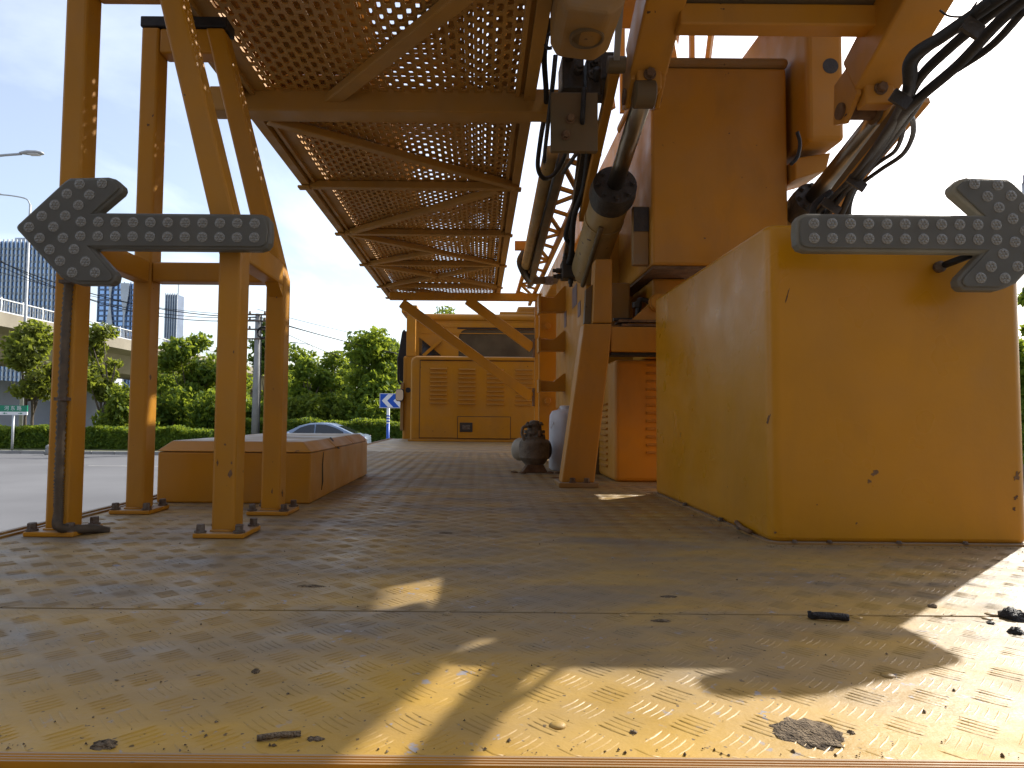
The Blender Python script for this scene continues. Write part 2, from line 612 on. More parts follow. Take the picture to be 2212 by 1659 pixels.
def tread(y0, y1, zoff, name):
    s = 0.0696
    a = s / math.sqrt(2)
    ox, oy = 0.4223, 0.662
    tpl_t = [-.62, 0, .62]
    tw = [.72, 1.0, .72]
    Lh, wh, hh = 0.0212, 0.0018, 0.0013
    tv = [(-1, 0, 0)]
    for t, w in zip(tpl_t, tw):
        tv += [(t, -w, 0), (t, 0, 1), (t, w, 0)]
    tv.append((1, 0, 0))
    tf = [(0, 1, 2), (0, 2, 3), (10, 8, 7), (10, 9, 8)]
    for k in (1, 4):
        tf += [(k, k + 3, k + 4), (k, k + 4, k + 1), (k + 1, k + 4, k + 5), (k + 1, k + 5, k + 2)]
    tv = np.array(tv, float)
    tf = np.array(tf, int)
    cs, dirs = [], []
    i0 = int((DX0 - ox) / s) - 1
    i1 = int((DX1 - ox) / s) + 1
    j0 = int((y0 - oy) / s) - 1
    j1 = int((y1 - oy) / s) + 2
    for i in range(i0, i1 + 1):
        for j in range(j0, j1 + 1):
            for b in (0, 1):
                cx, cy = ox + (i + .5 * b) * s, oy + (j + .5 * b) * s
                d = (1, -1) if b == 0 else (1, 1)
                for k in range(-2, 3):
                    px = cx + k * a / 5.9 * (1 if b == 0 else -1) / math.sqrt(2)
                    py = cy + k * a / 5.9 / math.sqrt(2)
                    e = .0155
                    if DX0 + .034 + e < px < DX1 - .034 - e and y0 + e * .3 < py < y1 - e * .3:
                        cs.append((px, py))
                        dirs.append(d)
    cs = np.array(cs)
    dirs = np.array(dirs, float) / math.sqrt(2)
    n = len(cs)
    wear = 0.75 + 0.5 * NR.rand(n)
    perp = np.stack([-dirs[:, 1], dirs[:, 0]], 1)
    V = np.zeros((n, 11, 3))
    # slightly bowed lens-shaped ridges
    bow = (1 - tv[:, 0] ** 2) * 0.0014
    for k in range(2):
        V[:, :, k] = cs[:, None, k] + dirs[:, None, k] * tv[None, :, 0] * Lh + perp[:, None, k] * (tv[None, :, 1] * wh - bow[None])
    V[:, :, 1] = np.clip(V[:, :, 1], y0 + .001, y1 - .001)
    V[:, :, 2] = zoff - 0.0004 + tv[None, :, 2] * hh * wear[:, None]
    F = (tf[None] + (np.arange(n) * 11)[:, None, None]).reshape(-1, 3)
    o = bignp(name, V.reshape(-1, 3), F, 'deck', dk, True)
    o['kind'] = 'stuff'
    return o


tread(DY0 + .004, SEAM - .003, 0, 'tread_ridges')
tread(SEAM + .003, 5.6, 0.0004, 'tread_ridges')

# rear trim: ribbed nosing, groove and lower ledge with screws
prof = [(0.5975, -0.001), (0.5968, 0.0016), (0.5938, 0.0016), (0.5932, 0.0006), (0.5922, 0.0006), (0.5916, 0.0015), (0.5896, 0.0015), (0.589, 0.0005),
        (0.588, 0.0005), (0.5874, 0.0014), (0.5856, 0.0014), (0.585, 0.0004), (0.584, 0.0004), (0.5834, 0.0013), (0.5812, 0.0013), (0.5802, -0.008), (0.5802, -0.02), (0.5975, -0.02)]
MB().prism([(DX0 + .005, y, z) for y, z in prof], (DX1 - DX0 - .01, 0, 0)).build('rear_nosing', 'yellow', dk)
lg = MB().box(DX0, DX1, 0.40, 0.5768, -0.06, -0.0032).build('rear_ledge', 'yellow', dk, bevel=.003)
for i, (px) in enumerate((1225, 330, 2080)):
    p = gnd(px, 1652 + (px - 1225) * .009, -0.0032)
    p.y = 0.5715
    sc = MB().lathe((p.x, p.y, -0.0032), (0, 0, 1), [(0, .0055), (.0012, .0055), (.0026, .0042), (.003, .002)], 18).build('screw', 'yellow', dk, smooth=True)
    q = MB()
    q.box(p.x - .003, p.x + .003, p.y - .0006, p.y + .0006, -0.0008, 0.0)
    q.box(p.x - .0006, p.x + .0006, p.y - .003, p.y + .003, -0.0008, -0.0001)
    q.build('screw_slot', 'black', sc)
# left edge rail: two ribs
lp = [(-1.132, 0.0), (-1.132, 0.006), (-1.143, 0.006), (-1.144, 0.001), (-1.152, 0.001), (-1.153, 0.009), (-1.166, 0.009), (-1.166, -0.16), (-1.150, -0.16), (-1.150, -0.004)]
MB().prism([(x, 0.60, z) for x, z in lp], (0, 8.1, 0)).build('edge_rail', 'yellow_dust', dk)
MB().prism([(-x + .26, 0.60, z) for x, z in lp], (0, 8.1, 0)).build('edge_rail', 'yellow_dust', dk)
# rivets along the seam
for px in (968, 1340, 1820, 2085):
    p = gnd(px, 1318)
    MB().lathe((p.x, SEAM - .012, 0.0), (0, 0, 1), [(0, .0075), (.001, .0075), (.0022, .005), (.0026, .001)], 16).build('rivet', 'deck', dk, smooth=True)
for px, py in ((1918, 1460), (2140, 1328), (1205, 1568)):
    p = gnd(px, py)
    MB().lathe((p.x, p.y, 0.0), (0, 0, 1), [(0, .008), (.0012, .008), (.0026, .0052), (.003, .001)], 16).build('rivet', 'deck', dk, smooth=True)

# ------------------------------------------------------------------ four-legged stand on the left
st = thing('support_stand', 'yellow four-legged steel stand bolted to the left of the deck', 'stand', (-0.83, 1.85, 0))
XL0, XL1 = -1.063, -1.008
XR0, XR1 = -0.655, -0.598
YF0, YF1 = 1.632, 1.700
YB0, YB1 = 2.000, 2.068
ZT = 1.505
MB().box(XL0, XL1, YF0, YF1, 0.012, ZT).build('post', 'yellow', st, bevel=.007)
MB().box(XL0, XL1, YB0, YB1, 0.012, ZT).build('post', 'yellow', st, bevel=.007)
ZK = 0.70
XT = -0.865
w = XR1 - XR0
for y0, y1 in ((YF0, YF1), (YB0, YB1)):
    dx = .0
    pl = [(XR0, y0, .012), (XR1, y0, .012), (XR1, y0, ZK + .02), (XT + w * 1.02, y0, ZT), (XT, y0, ZT), (XR0, y0, ZK)]
    MB().prism(pl, (0, y1 - y0, 0)).build('bent_post', 'yellow', st, bevel=.007)
    MB().box(XL1 + .001, XT + .035, y0 + .003, y1 - .003, ZT - .125 if y0 < 1.8 else ZT - .08, ZT - .002).build('top_beam', 'yellow', st, bevel=.006)
    MB().box(XL0 - .004, XT + w + .01, y0 - .002, y1 + .004, ZT + .001, ZT + .035).build('rubber_pad', 'rubber', st, bevel=.004)
MB().box(XL0 + .002, XL1 - .002, YF1 + .001, YB0 - .001, .70, .765).build('side_beam', 'yellow', st, bevel=.006)
MB().box(XR0 + .002, XR1 - .002, YF1 + .001, YB0 - .001, .695, .765).build('side_beam', 'yellow', st, bevel=.006)
MB().box(XL1 + .001, XR0 - .001, YB0 + .004, YB1 - .004, .706, .766).build('cross_beam', 'yellow', st, bevel=.006)
MB().prism([(XR1 - .004, YB0, .695), (XR1 - .004, YB0 - .05, .695), (XR1 - .004, YB0, .66)], (-.04, 0, 0)).build('gusset', 'yellow', st)
for (x0, x1, y0, y1) in ((XL0, XL1, YF0, YF1), (XL0, XL1, YB0, YB1), (XR0, XR1, YF0, YF1), (XR0, XR1, YB0, YB1)):
    p = MB().box(x0 - .032, x1 + .034, y0 - .03, y1 + .032, 0.0012, .0135).build('base_plate', 'yellow', st, bevel=.003)
    for bx in (x0 - .018, x1 + .019):
        for by in (y0 - .016, y1 + .018):
            hexbolt('bolt', (bx, by, .0137), .0105, .02, (RNG.uniform(-.04, .04), RNG.uniform(-.04, .04), 1), 'bolt', p)
rp = random.Random(9)
for (px, py, Yp, rx, rz) in ((470, 1000, YF0, .003, .010), (497, 1022, YF0, .006, .012), (500, 1000, YF0, .004, .004), (486, 960, YF0, .003, .004), (588, 1060, YB0, .003, .012), (610, 1065, YB0, .003, .010), (118, 1090, YF0, .004, .008), (132, 700, YF0, .003, .006), (505, 760, YF0, .002, .005), (320, 270, YB0, .005, .005), (330, 250, YB0, .004, .004), (598, 640, YB0, .003, .007)):
    p = at(px, py, Yp)
    pts = []
    for i in range(12):
        th = 2 * math.pi * i / 12
        f = rp.uniform(.4, 1.15)
        pts.append((p.x + rx * f * math.cos(th), Yp - .0006, p.z + rz * f * math.sin(th)))
    MB().prism(pts, (0, .001, 0)).build('rust_patch', 'rusty', st)
# weld beads at the feet
for (x0, x1, y0) in ((XL0, XL1, YF0), (XR0, XR1, YF0), (XL0, XL1, YB0), (XR0, XR1, YB0)):
    MB().tube([(x0, y0 - .001, .0145), ((x0 + x1) / 2, y0 - .002, .0155), (x1, y0 - .001, .0145)], .0035, 6).build('weld_bead', 'yellow', st, smooth=True)
# conduit clipped to the front post, running from the sign down to the deck
cd_pts = [(-1.022, 1.627, .66), (-1.023, 1.622, .5), (-1.024, 1.621, .3), (-1.024, 1.621, .14), (-1.022, 1.621, .06), (-1.008, 1.60, .028), (-.985, 1.62, .018), (-.955, 1.66, .012), (-.93, 1.68, .002)]
pts = spline(cd_pts, 26)
rs = [.0105 + .0015 * (1 if i % 2 else -1) for i in range(len(pts))]
co = MB().tube(pts, rs, 9).build('corrugated_conduit', 'conduit', smooth=True)
tag(co, 'dusty corrugated cable conduit running down the front left stand post', 'conduit')
for z in (.62, .33):
    MB().box(-1.038, -1.008, 1.61, 1.631, z, z + .008).build('clip', 'bolt', co)


# ------------------------------------------------------------------ arrow signs
def arrow_sign(label, ox, oy, k, flip, Y):
    """outline measured in picture units about the shaft; k metres per unit"""
    out = [(25, 491), (30, 484), (128, 388), (140, 380), (225, 377), (240, 381), (256, 395), (259, 404), (254, 413), (205, 457), (565, 457), (579, 462), (586, 472),
           (588, 498), (586, 523), (579, 533), (565, 538), (200, 538), (246, 586), (251, 596), (249, 608), (240, 617), (168, 617), (150, 611), (128, 601), (30, 499)]
    sgn = -1 if flip else 1
    t = thing('arrow_sign', label, 'arrow sign', (ox, Y, oy), 'unlit arrow signs at the rear of the truck')

    def W(x, y, yy):
        return Vector((ox + sgn * (x - 306) * k, yy, oy - (y - 498) * k))
    # tray body behind, clear domed cover in front, rim between
    b = MB().prism([W(x, y, Y + .006) for x, y in out], (0, .030, 0)).build('sign_body', 'signbody', t, bevel=.006, seg=3)
    cx, cy = 306, 498

    def inset(d):
        n = len(out)
        res = []
        for i in range(n):
            a = Vector(out[i - 1] + (0,)).xy
            b_ = Vector(out[i] + (0,)).xy
            c = Vector(out[(i + 1) % n] + (0,)).xy
            e1 = (b_ - a).normalized()
            e2 = (c - b_).normalized()
            n1 = Vector((-e1.y, e1.x))
            n2 = Vector((-e2.y, e2.x))
            m = (n1 + n2)
            if m.length < 1e-5:
                m = n1
            m.normalize()
            q = b_ + m * min(d / max(m.dot(n1), .45), d * 1.8)
            res.append((q.x, q.y))
        return res
    # outline runs clockwise on a y-down picture, so the normal (-ey, ex) points inward
    ins = inset(7)
    MB().prism([W(x, y, Y) for x, y in ins], (0, .0055, 0)).build('front_cover', 'signbody', t, bevel=.002)
    leds = [(173 + 38 * i, yy) for i in range(11) for yy in (480, 511.5)]
    leds += [(60, 493), (113, 492), (87, 468), (138, 467), (114, 443), (166, 443), (140, 418), (189, 420), (167, 396), (216, 394)]
    leds += [(84, 517), (135, 516), (107, 542), (160, 541), (131, 567), (186, 568), (158, 592), (208, 592)]
    r = 11.5 * k
    mb = MB()
    mb.lathe((0, 0, 0), (0, -1, 0), [(-.0002, r), (.0012, r), (.002, r * .9), (.0021, r * .86)], 16)
    for a in range(7):
        rr = 0 if a == 6 else r * .56
        th = a * math.pi / 3
        mb.lathe((rr * math.cos(th), -.0019, rr * math.sin(th)), (0, -1, 0), [(0, r * .25), (.0012, r * .22), (.0022, r * .1)], 7)
    src = None
    for x, y in leds:
        p = W(x, y, Y)
        if src is None:
            src = mb.build('led_lens', 'led', t, smooth=True)
            src.matrix_parent_inverse = Matrix.Identity(4)
            src.location = p - t.location
            autosmooth(src)
        else:
            child_copy(src, t, p - t.location)
    for x in (245, 375, 505):
        q = W(x, 459, Y + .02)
        MB().box(q.x - .004, q.x + .004, Y + .0362, Y + .046, q.z - .07, q.z - .005).build('mount_bracket', 'bolt', t)
    return t, W


Y1 = 1.575
k1 = Y1 / FOC
c1 = at(306, 498, Y1)
arrow_sign('dark smoky arrow sign pointing left, mounted on the four-legged stand', c1.x, c1.z, k1, False, Y1)
Y2 = 1.50
c2 = at(2014, 503, Y2)
s2, W2 = arrow_sign('grey backlit arrow sign pointing right, mounted above the big yellow housing', c2.x, c2.z, k1, True, Y2)
# stub arm that holds the right arrow off the housing
a0 = at(2028, 577, 1.598)
a1 = at(2105, 548, 1.54)
MB().tube([a0, a1], .0085, 10).build('mount_arm', 'blackplastic', s2, smooth=True)
MB().lathe(a0 + Vector((0, .002, 0)), (0, -1, 0), [(0, .014), (.01, .014), (.014, .008)], 14).build('mount_boss', 'bolt', s2, smooth=True)

# ------------------------------------------------------------------ big yellow housing, right
hs = thing('equipment_housing', 'large smooth yellow box housing on the right of the deck', 'housing', (1.0, 2.1, 0))
HX0, HX1, HY0, HY1, HZ = 0.708, 1.335, 1.606, 2.66, 0.782
pl = []
rad = .03
for (cx, cy, a0_) in ((HX0 + rad, HY0 + rad, 180), (HX1 - rad, HY0 + rad, 270), (HX1 - rad, HY1 - rad, 0), (HX0 + rad, HY1 - rad, 90)):
    for i in range(6):
        th = math.radians(a0_ + i * 18)
        pl.append((cx + rad * math.cos(th), cy + rad * math.sin(th), .004))
o = MB().prism(pl, (0, 0, HZ - .004)).build('shell', 'yellow_clean', hs, smooth=True, bevel=.012, seg=3)
autosmooth(o, 50)
pl2 = [((x - 1.0) * 1.034 + 1.0, (y - 2.1) * 1.024 + 2.1, .0006) for x, y, z in pl]
MB().prism(pl2, (0, 0, .005)).build('foot_flange', 'yellow_dust', hs)
for px, py in ((1700, 1165), (1780, 1168), (1940, 1173), (2090, 1176)):
    p = gnd(px, py, .006)
    hexbolt('bolt', (p.x, HY0 - .009, .0055), .0055, .006, (0, 0, 1), 'bolt', hs)
for px, py in ((1470, 1092), (1540, 1125), (1598, 1143)):
    p = gnd(px, py, .006)
    hexbolt('bolt', (HX0 - .008, p.y, .0055), .007, .01, (0, 0, 1), 'bolt', hs)
rn_ = random.Random(5)
for (px, py, rx, rz) in ((1890, 1022, .010, .008), (1878, 1040, .006, .007), (1660, 905, .004, .012), (1675, 1150, .005, .004), (2196, 1030, .008, .016), (2194, 1075, .006, .006), (2190, 1100, .005, .006), (1765, 1090, .002, .002), (1700, 640, .002, .02), (1850, 1130, .003, .003)):
    p = at(px, py, HY0)
    pts = []
    for i in range(14):
        th = 2 * math.pi * i / 14
        f = rn_.uniform(.35, 1.1)
        pts.append((p.x + rx * f * math.cos(th) + rz * .3 * f * math.sin(th), HY0 - .0008, p.z + rz * f * math.sin(th)))
    MB().prism(pts, (0, .0014, 0)).build('rust_patch', 'rusty', hs)
pp = gnd(1560, 1134, .02)
MB().tube([(HX0 - .014, pp.y - .06, .012), (HX0 - .012, pp.y, .014), (HX0 - .006, pp.y + .05, .02)], .006, 8).build('latch_pin', 'rusty', hs, smooth=True)

# ------------------------------------------------------------------ low storage box, left
sb = thing('storage_box', 'low yellow storage box with chamfered dusty lid behind the stand', 'box', (-.82, 2.8, 0))
BX0, BX1, BY0, BY1 = -1.085, -.567, 2.24, 3.372
MB().prism([(BX0, BY0, .001), (BX1, BY0, .001), (BX1, BY0, .172), (BX0, BY0, .172)], (0, BY1 - BY0, 0)).build('box_body', 'yellow', sb, bevel=.006)
segs = [(BY0 - .004, 2.62), (2.626, 2.98), (2.986, BY1 + .004)]
for (y0, y1) in segs:
    e = .035
    f0 = e if y0 < 2.3 else 0
    f1 = e if y1 > 3.3 else 0
    vs_ = [(BX0 - .004, y0, .1735), (BX1 + .004, y0, .1735), (BX1 + .004, y1, .1735), (BX0 - .004, y1, .1735),
           (BX0 + e, y0 + f0, .209), (BX1 - e, y0 + f0, .209), (BX1 - e, y1 - f1, .209), (BX0 + e, y1 - f1, .209)]
    MB().add(vs_, [(3, 2, 1, 0), (4, 5, 6, 7), (0, 1, 5, 4), (1, 2, 6, 5), (2, 3, 7, 6), (3, 0, 4, 7)]).build('lid', 'yellow', sb, bevel=.004)
MB().add([(BX1 + .0045, 2.66, .165), (BX1 + .0045, 2.69, .165), (BX1 - .033, 2.69, .2115), (BX1 - .033, 2.66, .2115), (-.80, 2.695, .2115), (-.80, 2.665, .2115)],
         [(0, 1, 2, 3), (3, 2, 4, 5)]).build('strap', 'rubber', sb)
# cracked seam and a weep stain down the side
MB().tube([(BX1 + .0005, 2.42, .165), (BX1 + .001, 2.405, .12), (BX1 + .001, 2.41, .06), (BX1 + .001, 2.40, .03)], [.002, .003, .004, .001], 6).build('seam_crack', 'black', sb, smooth=True)

# ------------------------------------------------------------------ inspection platform overhead
PX0, PX1, PZ = -0.995, 0.214, 1.575
pf = thing('inspection_platform', 'long perforated steel walkway folded overhead along the truck', 'platform', (-.39, 4.2, PZ))


def perforated(name, xa, xb, ya, yb, z, py, px, hy, hx, t, walls, mat, parent):
    """sheet with staggered rounded slots; t = sheet thickness"""
    x0, x1, y0, y1 = ya, yb, xa, xb          # worked out with the axes swapped
    nx = max(2, int((x1 - x0) / px))
    ny = max(2, int((y1 - y0) / py))
    px = (x1 - x0) / nx
    py = (y1 - y0) / ny
    c = .32
    hole = [(-1 + c, -1), (1 - c, -1), (1, -1 + c), (1, 1 - c), (1 - c, 1), (-1 + c, 1), (-1, 1 - c), (-1, -1 + c)]
    hole = np.array(hole) * [hx / 2, hy / 2]
    outer = np.array([(-px / 2, -py / 2), (px / 2, -py / 2), (px / 2, py / 2), (-px / 2, py / 2)])
    cent = []
    for j in range(ny):
        odd = j % 2
        for i in range(nx - odd):
            cent.append((x0 + (i + .5 + .5 * odd) * px, y0 + (j + .5) * py))
    cent = np.array(cent)
    n = len(cent)
    loc = np.zeros((20, 3))
    loc[:8, :2] = hole
    loc[8:12, :2] = outer
    loc[12:20, :2] = hole
    loc[12:20, 2] = t
    V = np.zeros((n, 20, 3))
    V[:] = loc[None]
    V[:, :, 0] += cent[:, None, 0]
    V[:, :, 1] += cent[:, None, 1]
    V[:, :, 2] += z
    fs = [(8, 9, 1), (8, 1, 0), (9, 2, 1), (9, 10, 3), (9, 3, 2), (10, 4, 3), (10, 11, 5), (10, 5, 4), (11, 6, 5), (11, 8, 7), (11, 7, 6), (8, 0, 7)]
    if walls:
        for k in range(8):
            k2 = (k + 1) % 8
            fs += [(k, k2, 12 + k2), (k, 12 + k2, 12 + k)]
    F = (np.array(fs)[None] + (np.arange(n) * 20)[:, None, None]).reshape(-1, 3)
    V = V.reshape(-1, 3)
    ev, ef = [], []
    for j in range(1, ny, 2):
        for xa, xb in ((x0, x0 + px / 2), (x1 - px / 2, x1)):
            b = len(V) + len(ev)
            ya, yb = y0 + j * py, y0 + (j + 1) * py
            ev += [(xa, ya, z), (xb, ya, z), (xb, yb, z), (xa, yb, z)]
            ef += [(b, b + 1, b + 2), (b, b + 2, b + 3)]
    V = np.concatenate([V, np.array(ev)])
    F = np.concatenate([F, np.array(ef)])[:, ::-1]
    V = V[:, [1, 0, 2]]
    return bignp(name, V, F, mat, parent, False)


BARS = [2.73, 3.62, 4.56, 5.50, 6.44, 7.05]
START = 1.10
edges = [START] + BARS
for i in range(len(edges) - 1):
    y0, y1 = edges[i], edges[i + 1]
    perforated('floor_sheet', PX0 + .125, PX1 - .075, y0 + .004, y1 - .004, PZ + .030, .0320, .0640, .0215, .0460, .005, True, 'platform', pf)
    perforated('upper_sheet', PX0 + .105, PX1 - .055, y0 + .004, y1 - .004, PZ + .085, .0320, .0640, .0215, .0460, .004, False, 'platform', pf)
    perforated('upper_sheet', -.44, PX1 - .045, y0 + .004, y1 - .004, PZ + .165, .0320, .0640, .0215, .0460, .004, False, 'platform', pf)
    MB().box(PX0 + .095, -.4405, y0 + .004, y1 - .004, PZ + .165, PZ + .169).build('solid_sheet', 'platform', pf)  # solid part added to darken the slots on the left
# solid margins, folded side channels
MB().box(PX0 + .010, PX0 + .1245, START, BARS[-1], PZ + .0295, PZ + .034).build('floor_margin', 'platform', pf)
MB().box(PX1 - .0745, PX1 - .010, START, BARS[-1], PZ + .0295, PZ + .034).build('floor_margin', 'platform', pf)
for sx, x in ((1, PX0), (-1, PX1)):
    MB().prism([(x, START, PZ), (x + sx * .045, START, PZ), (x + sx * .045, START, PZ + .028), (x + sx * .009, START, PZ + .028), (x + sx * .009, START, PZ + .34), (x, START, PZ + .34)],
               (0, BARS[-1] - START, 0)).build('side_channel', 'platform', pf)
    MB().box(min(x + sx * .062, x + sx * .078), max(x + sx * .062, x + sx * .078), START, BARS[-1], PZ + .012, PZ + .0293).build('floor_rib', 'platform', pf)
# cross bars with end lugs, first one is the heavy bolster
MB().box(-1.10, .335, 2.60, 2.69, PZ - .05, PZ + .05).build('bolster_beam', 'platform', pf, bevel=.006)
MB().box(PX0 + .02, PX1 - .03, 2.70, 2.765, PZ - .022, PZ - .006).build('bolster_lip', 'platform', pf, bevel=.003)
for y in BARS[1:]:
    MB().box(PX0 + .046, PX1 - .046, y - .022, y + .022, PZ - .012, PZ + .0275).build('cross_bar', 'platform', pf, bevel=.004)
    for x0, x1 in ((PX0 - .022, PX0 + .045), (PX1 - .045, PX1 + .012)):
        MB().box(x0, x1, y - .026, y + .026, PZ - .016, PZ - .001).build('end_lug', 'platform', pf, bevel=.005)


def brace(pa, pb, w=.05):
    MB().bar((pa[0], pa[1], PZ + .003), (pb[0], pb[1], PZ + .003), w, .035).build('diagonal_brace', 'platform', pf, bevel=.006)


xl, xr = PX0 + .09, PX1 - .06
brace((-.62, 2.63), (xr + .02, 1.66), .06)
brace((-.60, 1.10), (xr, 1.58), .06)
brace((xl - .02, 2.80), (xr + .04, 3.60), .05)
brace((xl + .01, 4.53), (xr - .05, 3.66), .045)
brace((xl - .01, 4.60), (xr, 5.46), .045)
brace((xl, 5.47), (-.36, 5.08), .045)
brace((xl - .01, 5.54), (xr, 6.40), .045)
brace((xl, 6.42), (xr - .08, 5.55), .04)
brace((xl, 6.48), (-.1, 7.0), .04)
# lifting ropes and hand rails folded above the floor
for x in (PX0 + .03, PX0 + .5, PX1 - .1):
    MB().tube([(x, START, PZ + .42), (x, BARS[-1] - .1, PZ + .42)], .02, 8).build('folded_rail', 'platform', pf, smooth=True)
for y in (1.6, 2.5, 3.4, 4.3, 5.2, 6.1):
    MB().bar((PX0 + .03, y, PZ + .40), (PX1 - .1, y + .1, PZ + .40), .03, .03).build('folded_stanchion', 'platform', pf)

# ------------------------------------------------------------------ bracket that carries the far end of the platform
bk = thing('platform_bracket', 'triangular yellow support frame with two diagonals under the far platform end', 'bracket', (.57, 6.6, 0))
BYY = 6.6
pa, pb = at(842, 640, BYY), at(1168, 640, BYY)
MB().bar((-.91, BYY, 1.505), (.62, BYY, 1.505), .07, .075).build('top_arm', 'yellow', bk, bevel=.005)
MB().box(.555, .615, BYY - .03, BYY + .03, 0, 1.465).build('bracket_post', 'yellow', bk, bevel=.005)
MB().bar(at(868, 655, BYY - .005), at(1148, 858, BYY - .005), .095, .06, (0, 1, 0)).build('diagonal_strut', 'yellow', bk, bevel=.005)
MB().bar(at(1010, 648, BYY - .006), at(1150, 752, BYY - .006), .095, .06, (0, 1, 0)).build('diagonal_strut', 'yellow', bk, bevel=.005)
for yy in (752, 858):
    p = at(1153, yy, BYY)
    MB().box(p.x - .012, .5545, BYY - .045, BYY + .045, p.z - .09, p.z + .09).build('joint_plate', 'rusty', bk)

# ------------------------------------------------------------------ pedestal leg with cross beam
pdl = thing('pedestal_leg', 'slanted yellow pedestal leg on a base plate in the middle of the deck', 'leg', (.43, 2.86, 0))
LY = 2.85


def poly(pts, Y):
    return [at(x, y, Y) for x, y in pts]


MB().prism(poly([(1262, 699), (1322, 699), (1317, 761), (1284, 1043), (1213, 1043)], LY), (0, .11, 0)).build('leg', 'orange', pdl, bevel=.006)
MB().prism(poly([(1286, 559), (1323, 559), (1322, 698), (1280, 698)], LY + .012), (0, .09, 0)).build('upper_post', 'orange', pdl, bevel=.006)
MB().prism(poly([(1266, 625), (1284, 612), (1279, 698), (1262, 698)], LY + .05), (0, .04, 0)).build('gusset', 'grimy', pdl)
bp0 = at(1206, 1050, LY)
bp1 = at(1291, 1050, LY)
MB().box(bp0.x, bp1.x, LY - .03, LY + .15, .0012, .022).build('base_plate', 'yellow_dust', pdl, bevel=.003)
for bx in (bp0.x + .06, bp0.x + .12):
    hexbolt('bolt', (bx, LY - .014, .022), .012, .02, (0, 0, 1), 'rusty', pdl)
cz0, cz1 = at(1380, 760, LY).z, at(1380, 705, LY).z
MB().box(at(1319, 700, LY).x + .002, 1.32, LY + .004, LY + .12, cz0, cz1).build('cross_beam', 'orange', pdl, bevel=.006)
MB().box(at(1322, 764, LY).x, 1.30, LY + .02, LY + .10, cz0 - .014, cz0 - .001).build('shadow_strip', 'rubber', pdl)  # dark strip standing in for the shadow line under the cross beam
MB().prism(poly([(1352, 703), (1460, 703), (1460, 640), (1420, 640)], LY + .03), (0, .05, 0)).build('gusset', 'orange', pdl, bevel=.004)
pb_ = at(1424, 652, LY + .0)
MB().lathe((pb_.x, LY + .03, pb_.z), (0, -1, 0), [(0, .04), (.018, .04), (.02, .034), (.034, .034), (.036, .02)], 24).build('pivot_boss', 'orange', pdl)
for z_, x0_ in ((cz1 + .008, 1345), (cz1 + .026, 1338)):
    MB().box(at(x0_, 700, LY).x, .95, LY + .005, LY + .1, z_ - .006, z_ + .004).build('shim_plate', 'rusty', pdl)

# small pipe fittings under the turret
pt = thing('pipe_fitting', 'dark bent hydraulic pipe with collar below the turret column', 'pipe', at(1378, 690, 3.0))
MB().tube(spline([at(1375, 700, 3.0), at(1378, 670, 3.0), at(1380, 650, 3.0), at(1392, 648, 3.0), at(1404, 655, 3.0), at(1404, 672, 3.0)], 6), .012, 10).build('pipe', 'black', pt, smooth=True)
MB().lathe(at(1376, 660, 3.0) + Vector((0, 0, -.01)), (0, 0, 1), [(0, .022), (.025, .022)], 6).build('collar', 'black', pt)
MB().bar(at(1325, 690, 3.02), at(1420, 690, 3.02), .02, .012).build('pipe_run', 'black', pt)

# ------------------------------------------------------------------ louvred cabinet between the leg and the housing
lc = thing('louvred_cabinet', 'orange louvred engine cabinet standing between pedestal leg and big housing', 'cabinet', (.95, 3.4, 0))
CX0, CY0, CZ = .638, 3.10, .575
MB().box(CX0, 1.30, CY0, 3.75, .001, CZ).build('cabinet_body', 'orange', lc, bevel=.02, seg=3)
yy0, yy1 = 787, 975
lsrc = None


def louvre(w, name, mat, parent):
    """one pressed louvre, hood opening downward, faces -Y"""
    mb = MB()
    mb.add([(-w / 2, 0, 0), (w / 2, 0, 0), (w / 2, -.012, -.010), (-w / 2, -.012, -.010), (-w / 2, 0, -.013), (w / 2, 0, -.013)],
           [(0, 3, 2, 1), (3, 4, 5, 2), (0, 4, 3), (1, 2, 5)])
    o = mb.build(name, mat, parent)
    o.matrix_parent_inverse = Matrix.Identity(4)
    return o


for i in range(12):
    p = at(1440, yy0 + (yy1 - yy0) * i / 11, CY0)
    loc = Vector((p.x + .055, CY0 - .0008, p.z)) - lc.location
    if lsrc is None:
        lsrc = louvre(.30, 'louvre', 'orange', lc)
        lsrc.location = loc
    else:
        child_copy(lsrc, lc, loc)
ssrc = None
for i in range(12):
    p = at(1305, 870 + (yy1 - 870) * i / 8, 3.35)
    if p.z < .06:
        continue
    loc = Vector((CX0 - .0008, 3.36, p.z)) - lc.location
    c = child_copy(lsrc, lc, loc)
    c.rotation_euler.z = -math.pi / 2
    c.scale.x = .6

# ------------------------------------------------------------------ boom base frame with hook brackets
bf = thing('boom_base_frame', 'yellow boom base frame with stickers behind the pedestal leg', 'frame', (.85, 4.1, 0))
MB().box(.552, 1.25, 3.42, 4.75, .36, 1.27).build('frame_box', 'yellow', bf, bevel=.012)
MB().box(.60, 1.2, 3.5, 4.7, .001, .358).build('frame_foot', 'grimy', bf)
for (px, py, sx, sz) in ((1242, 640, .09, .12), (1222, 690, .05, .1), (1252, 668, .05, .08)):
    a = .553
    Yp = a * FOC / (px - 1035)
    p = at(px, py, Yp)
    MB().box(.5495, .5512, p.y - sx, p.y + sx, p.z - sz / 2, p.z + sz / 2).build('sticker', 'sticker', bf)
MB().box(.455, .628, 5.00, 5.06, 0, 1.20).build('column_plate', 'yellow', bf, bevel=.004)
for py in (705, 866):
    p = at(1183, py, 5.0)
    hexbolt('bolt', (p.x, 4.998, p.z), .025, .025, (0, -1, 0), 'orange', bf)
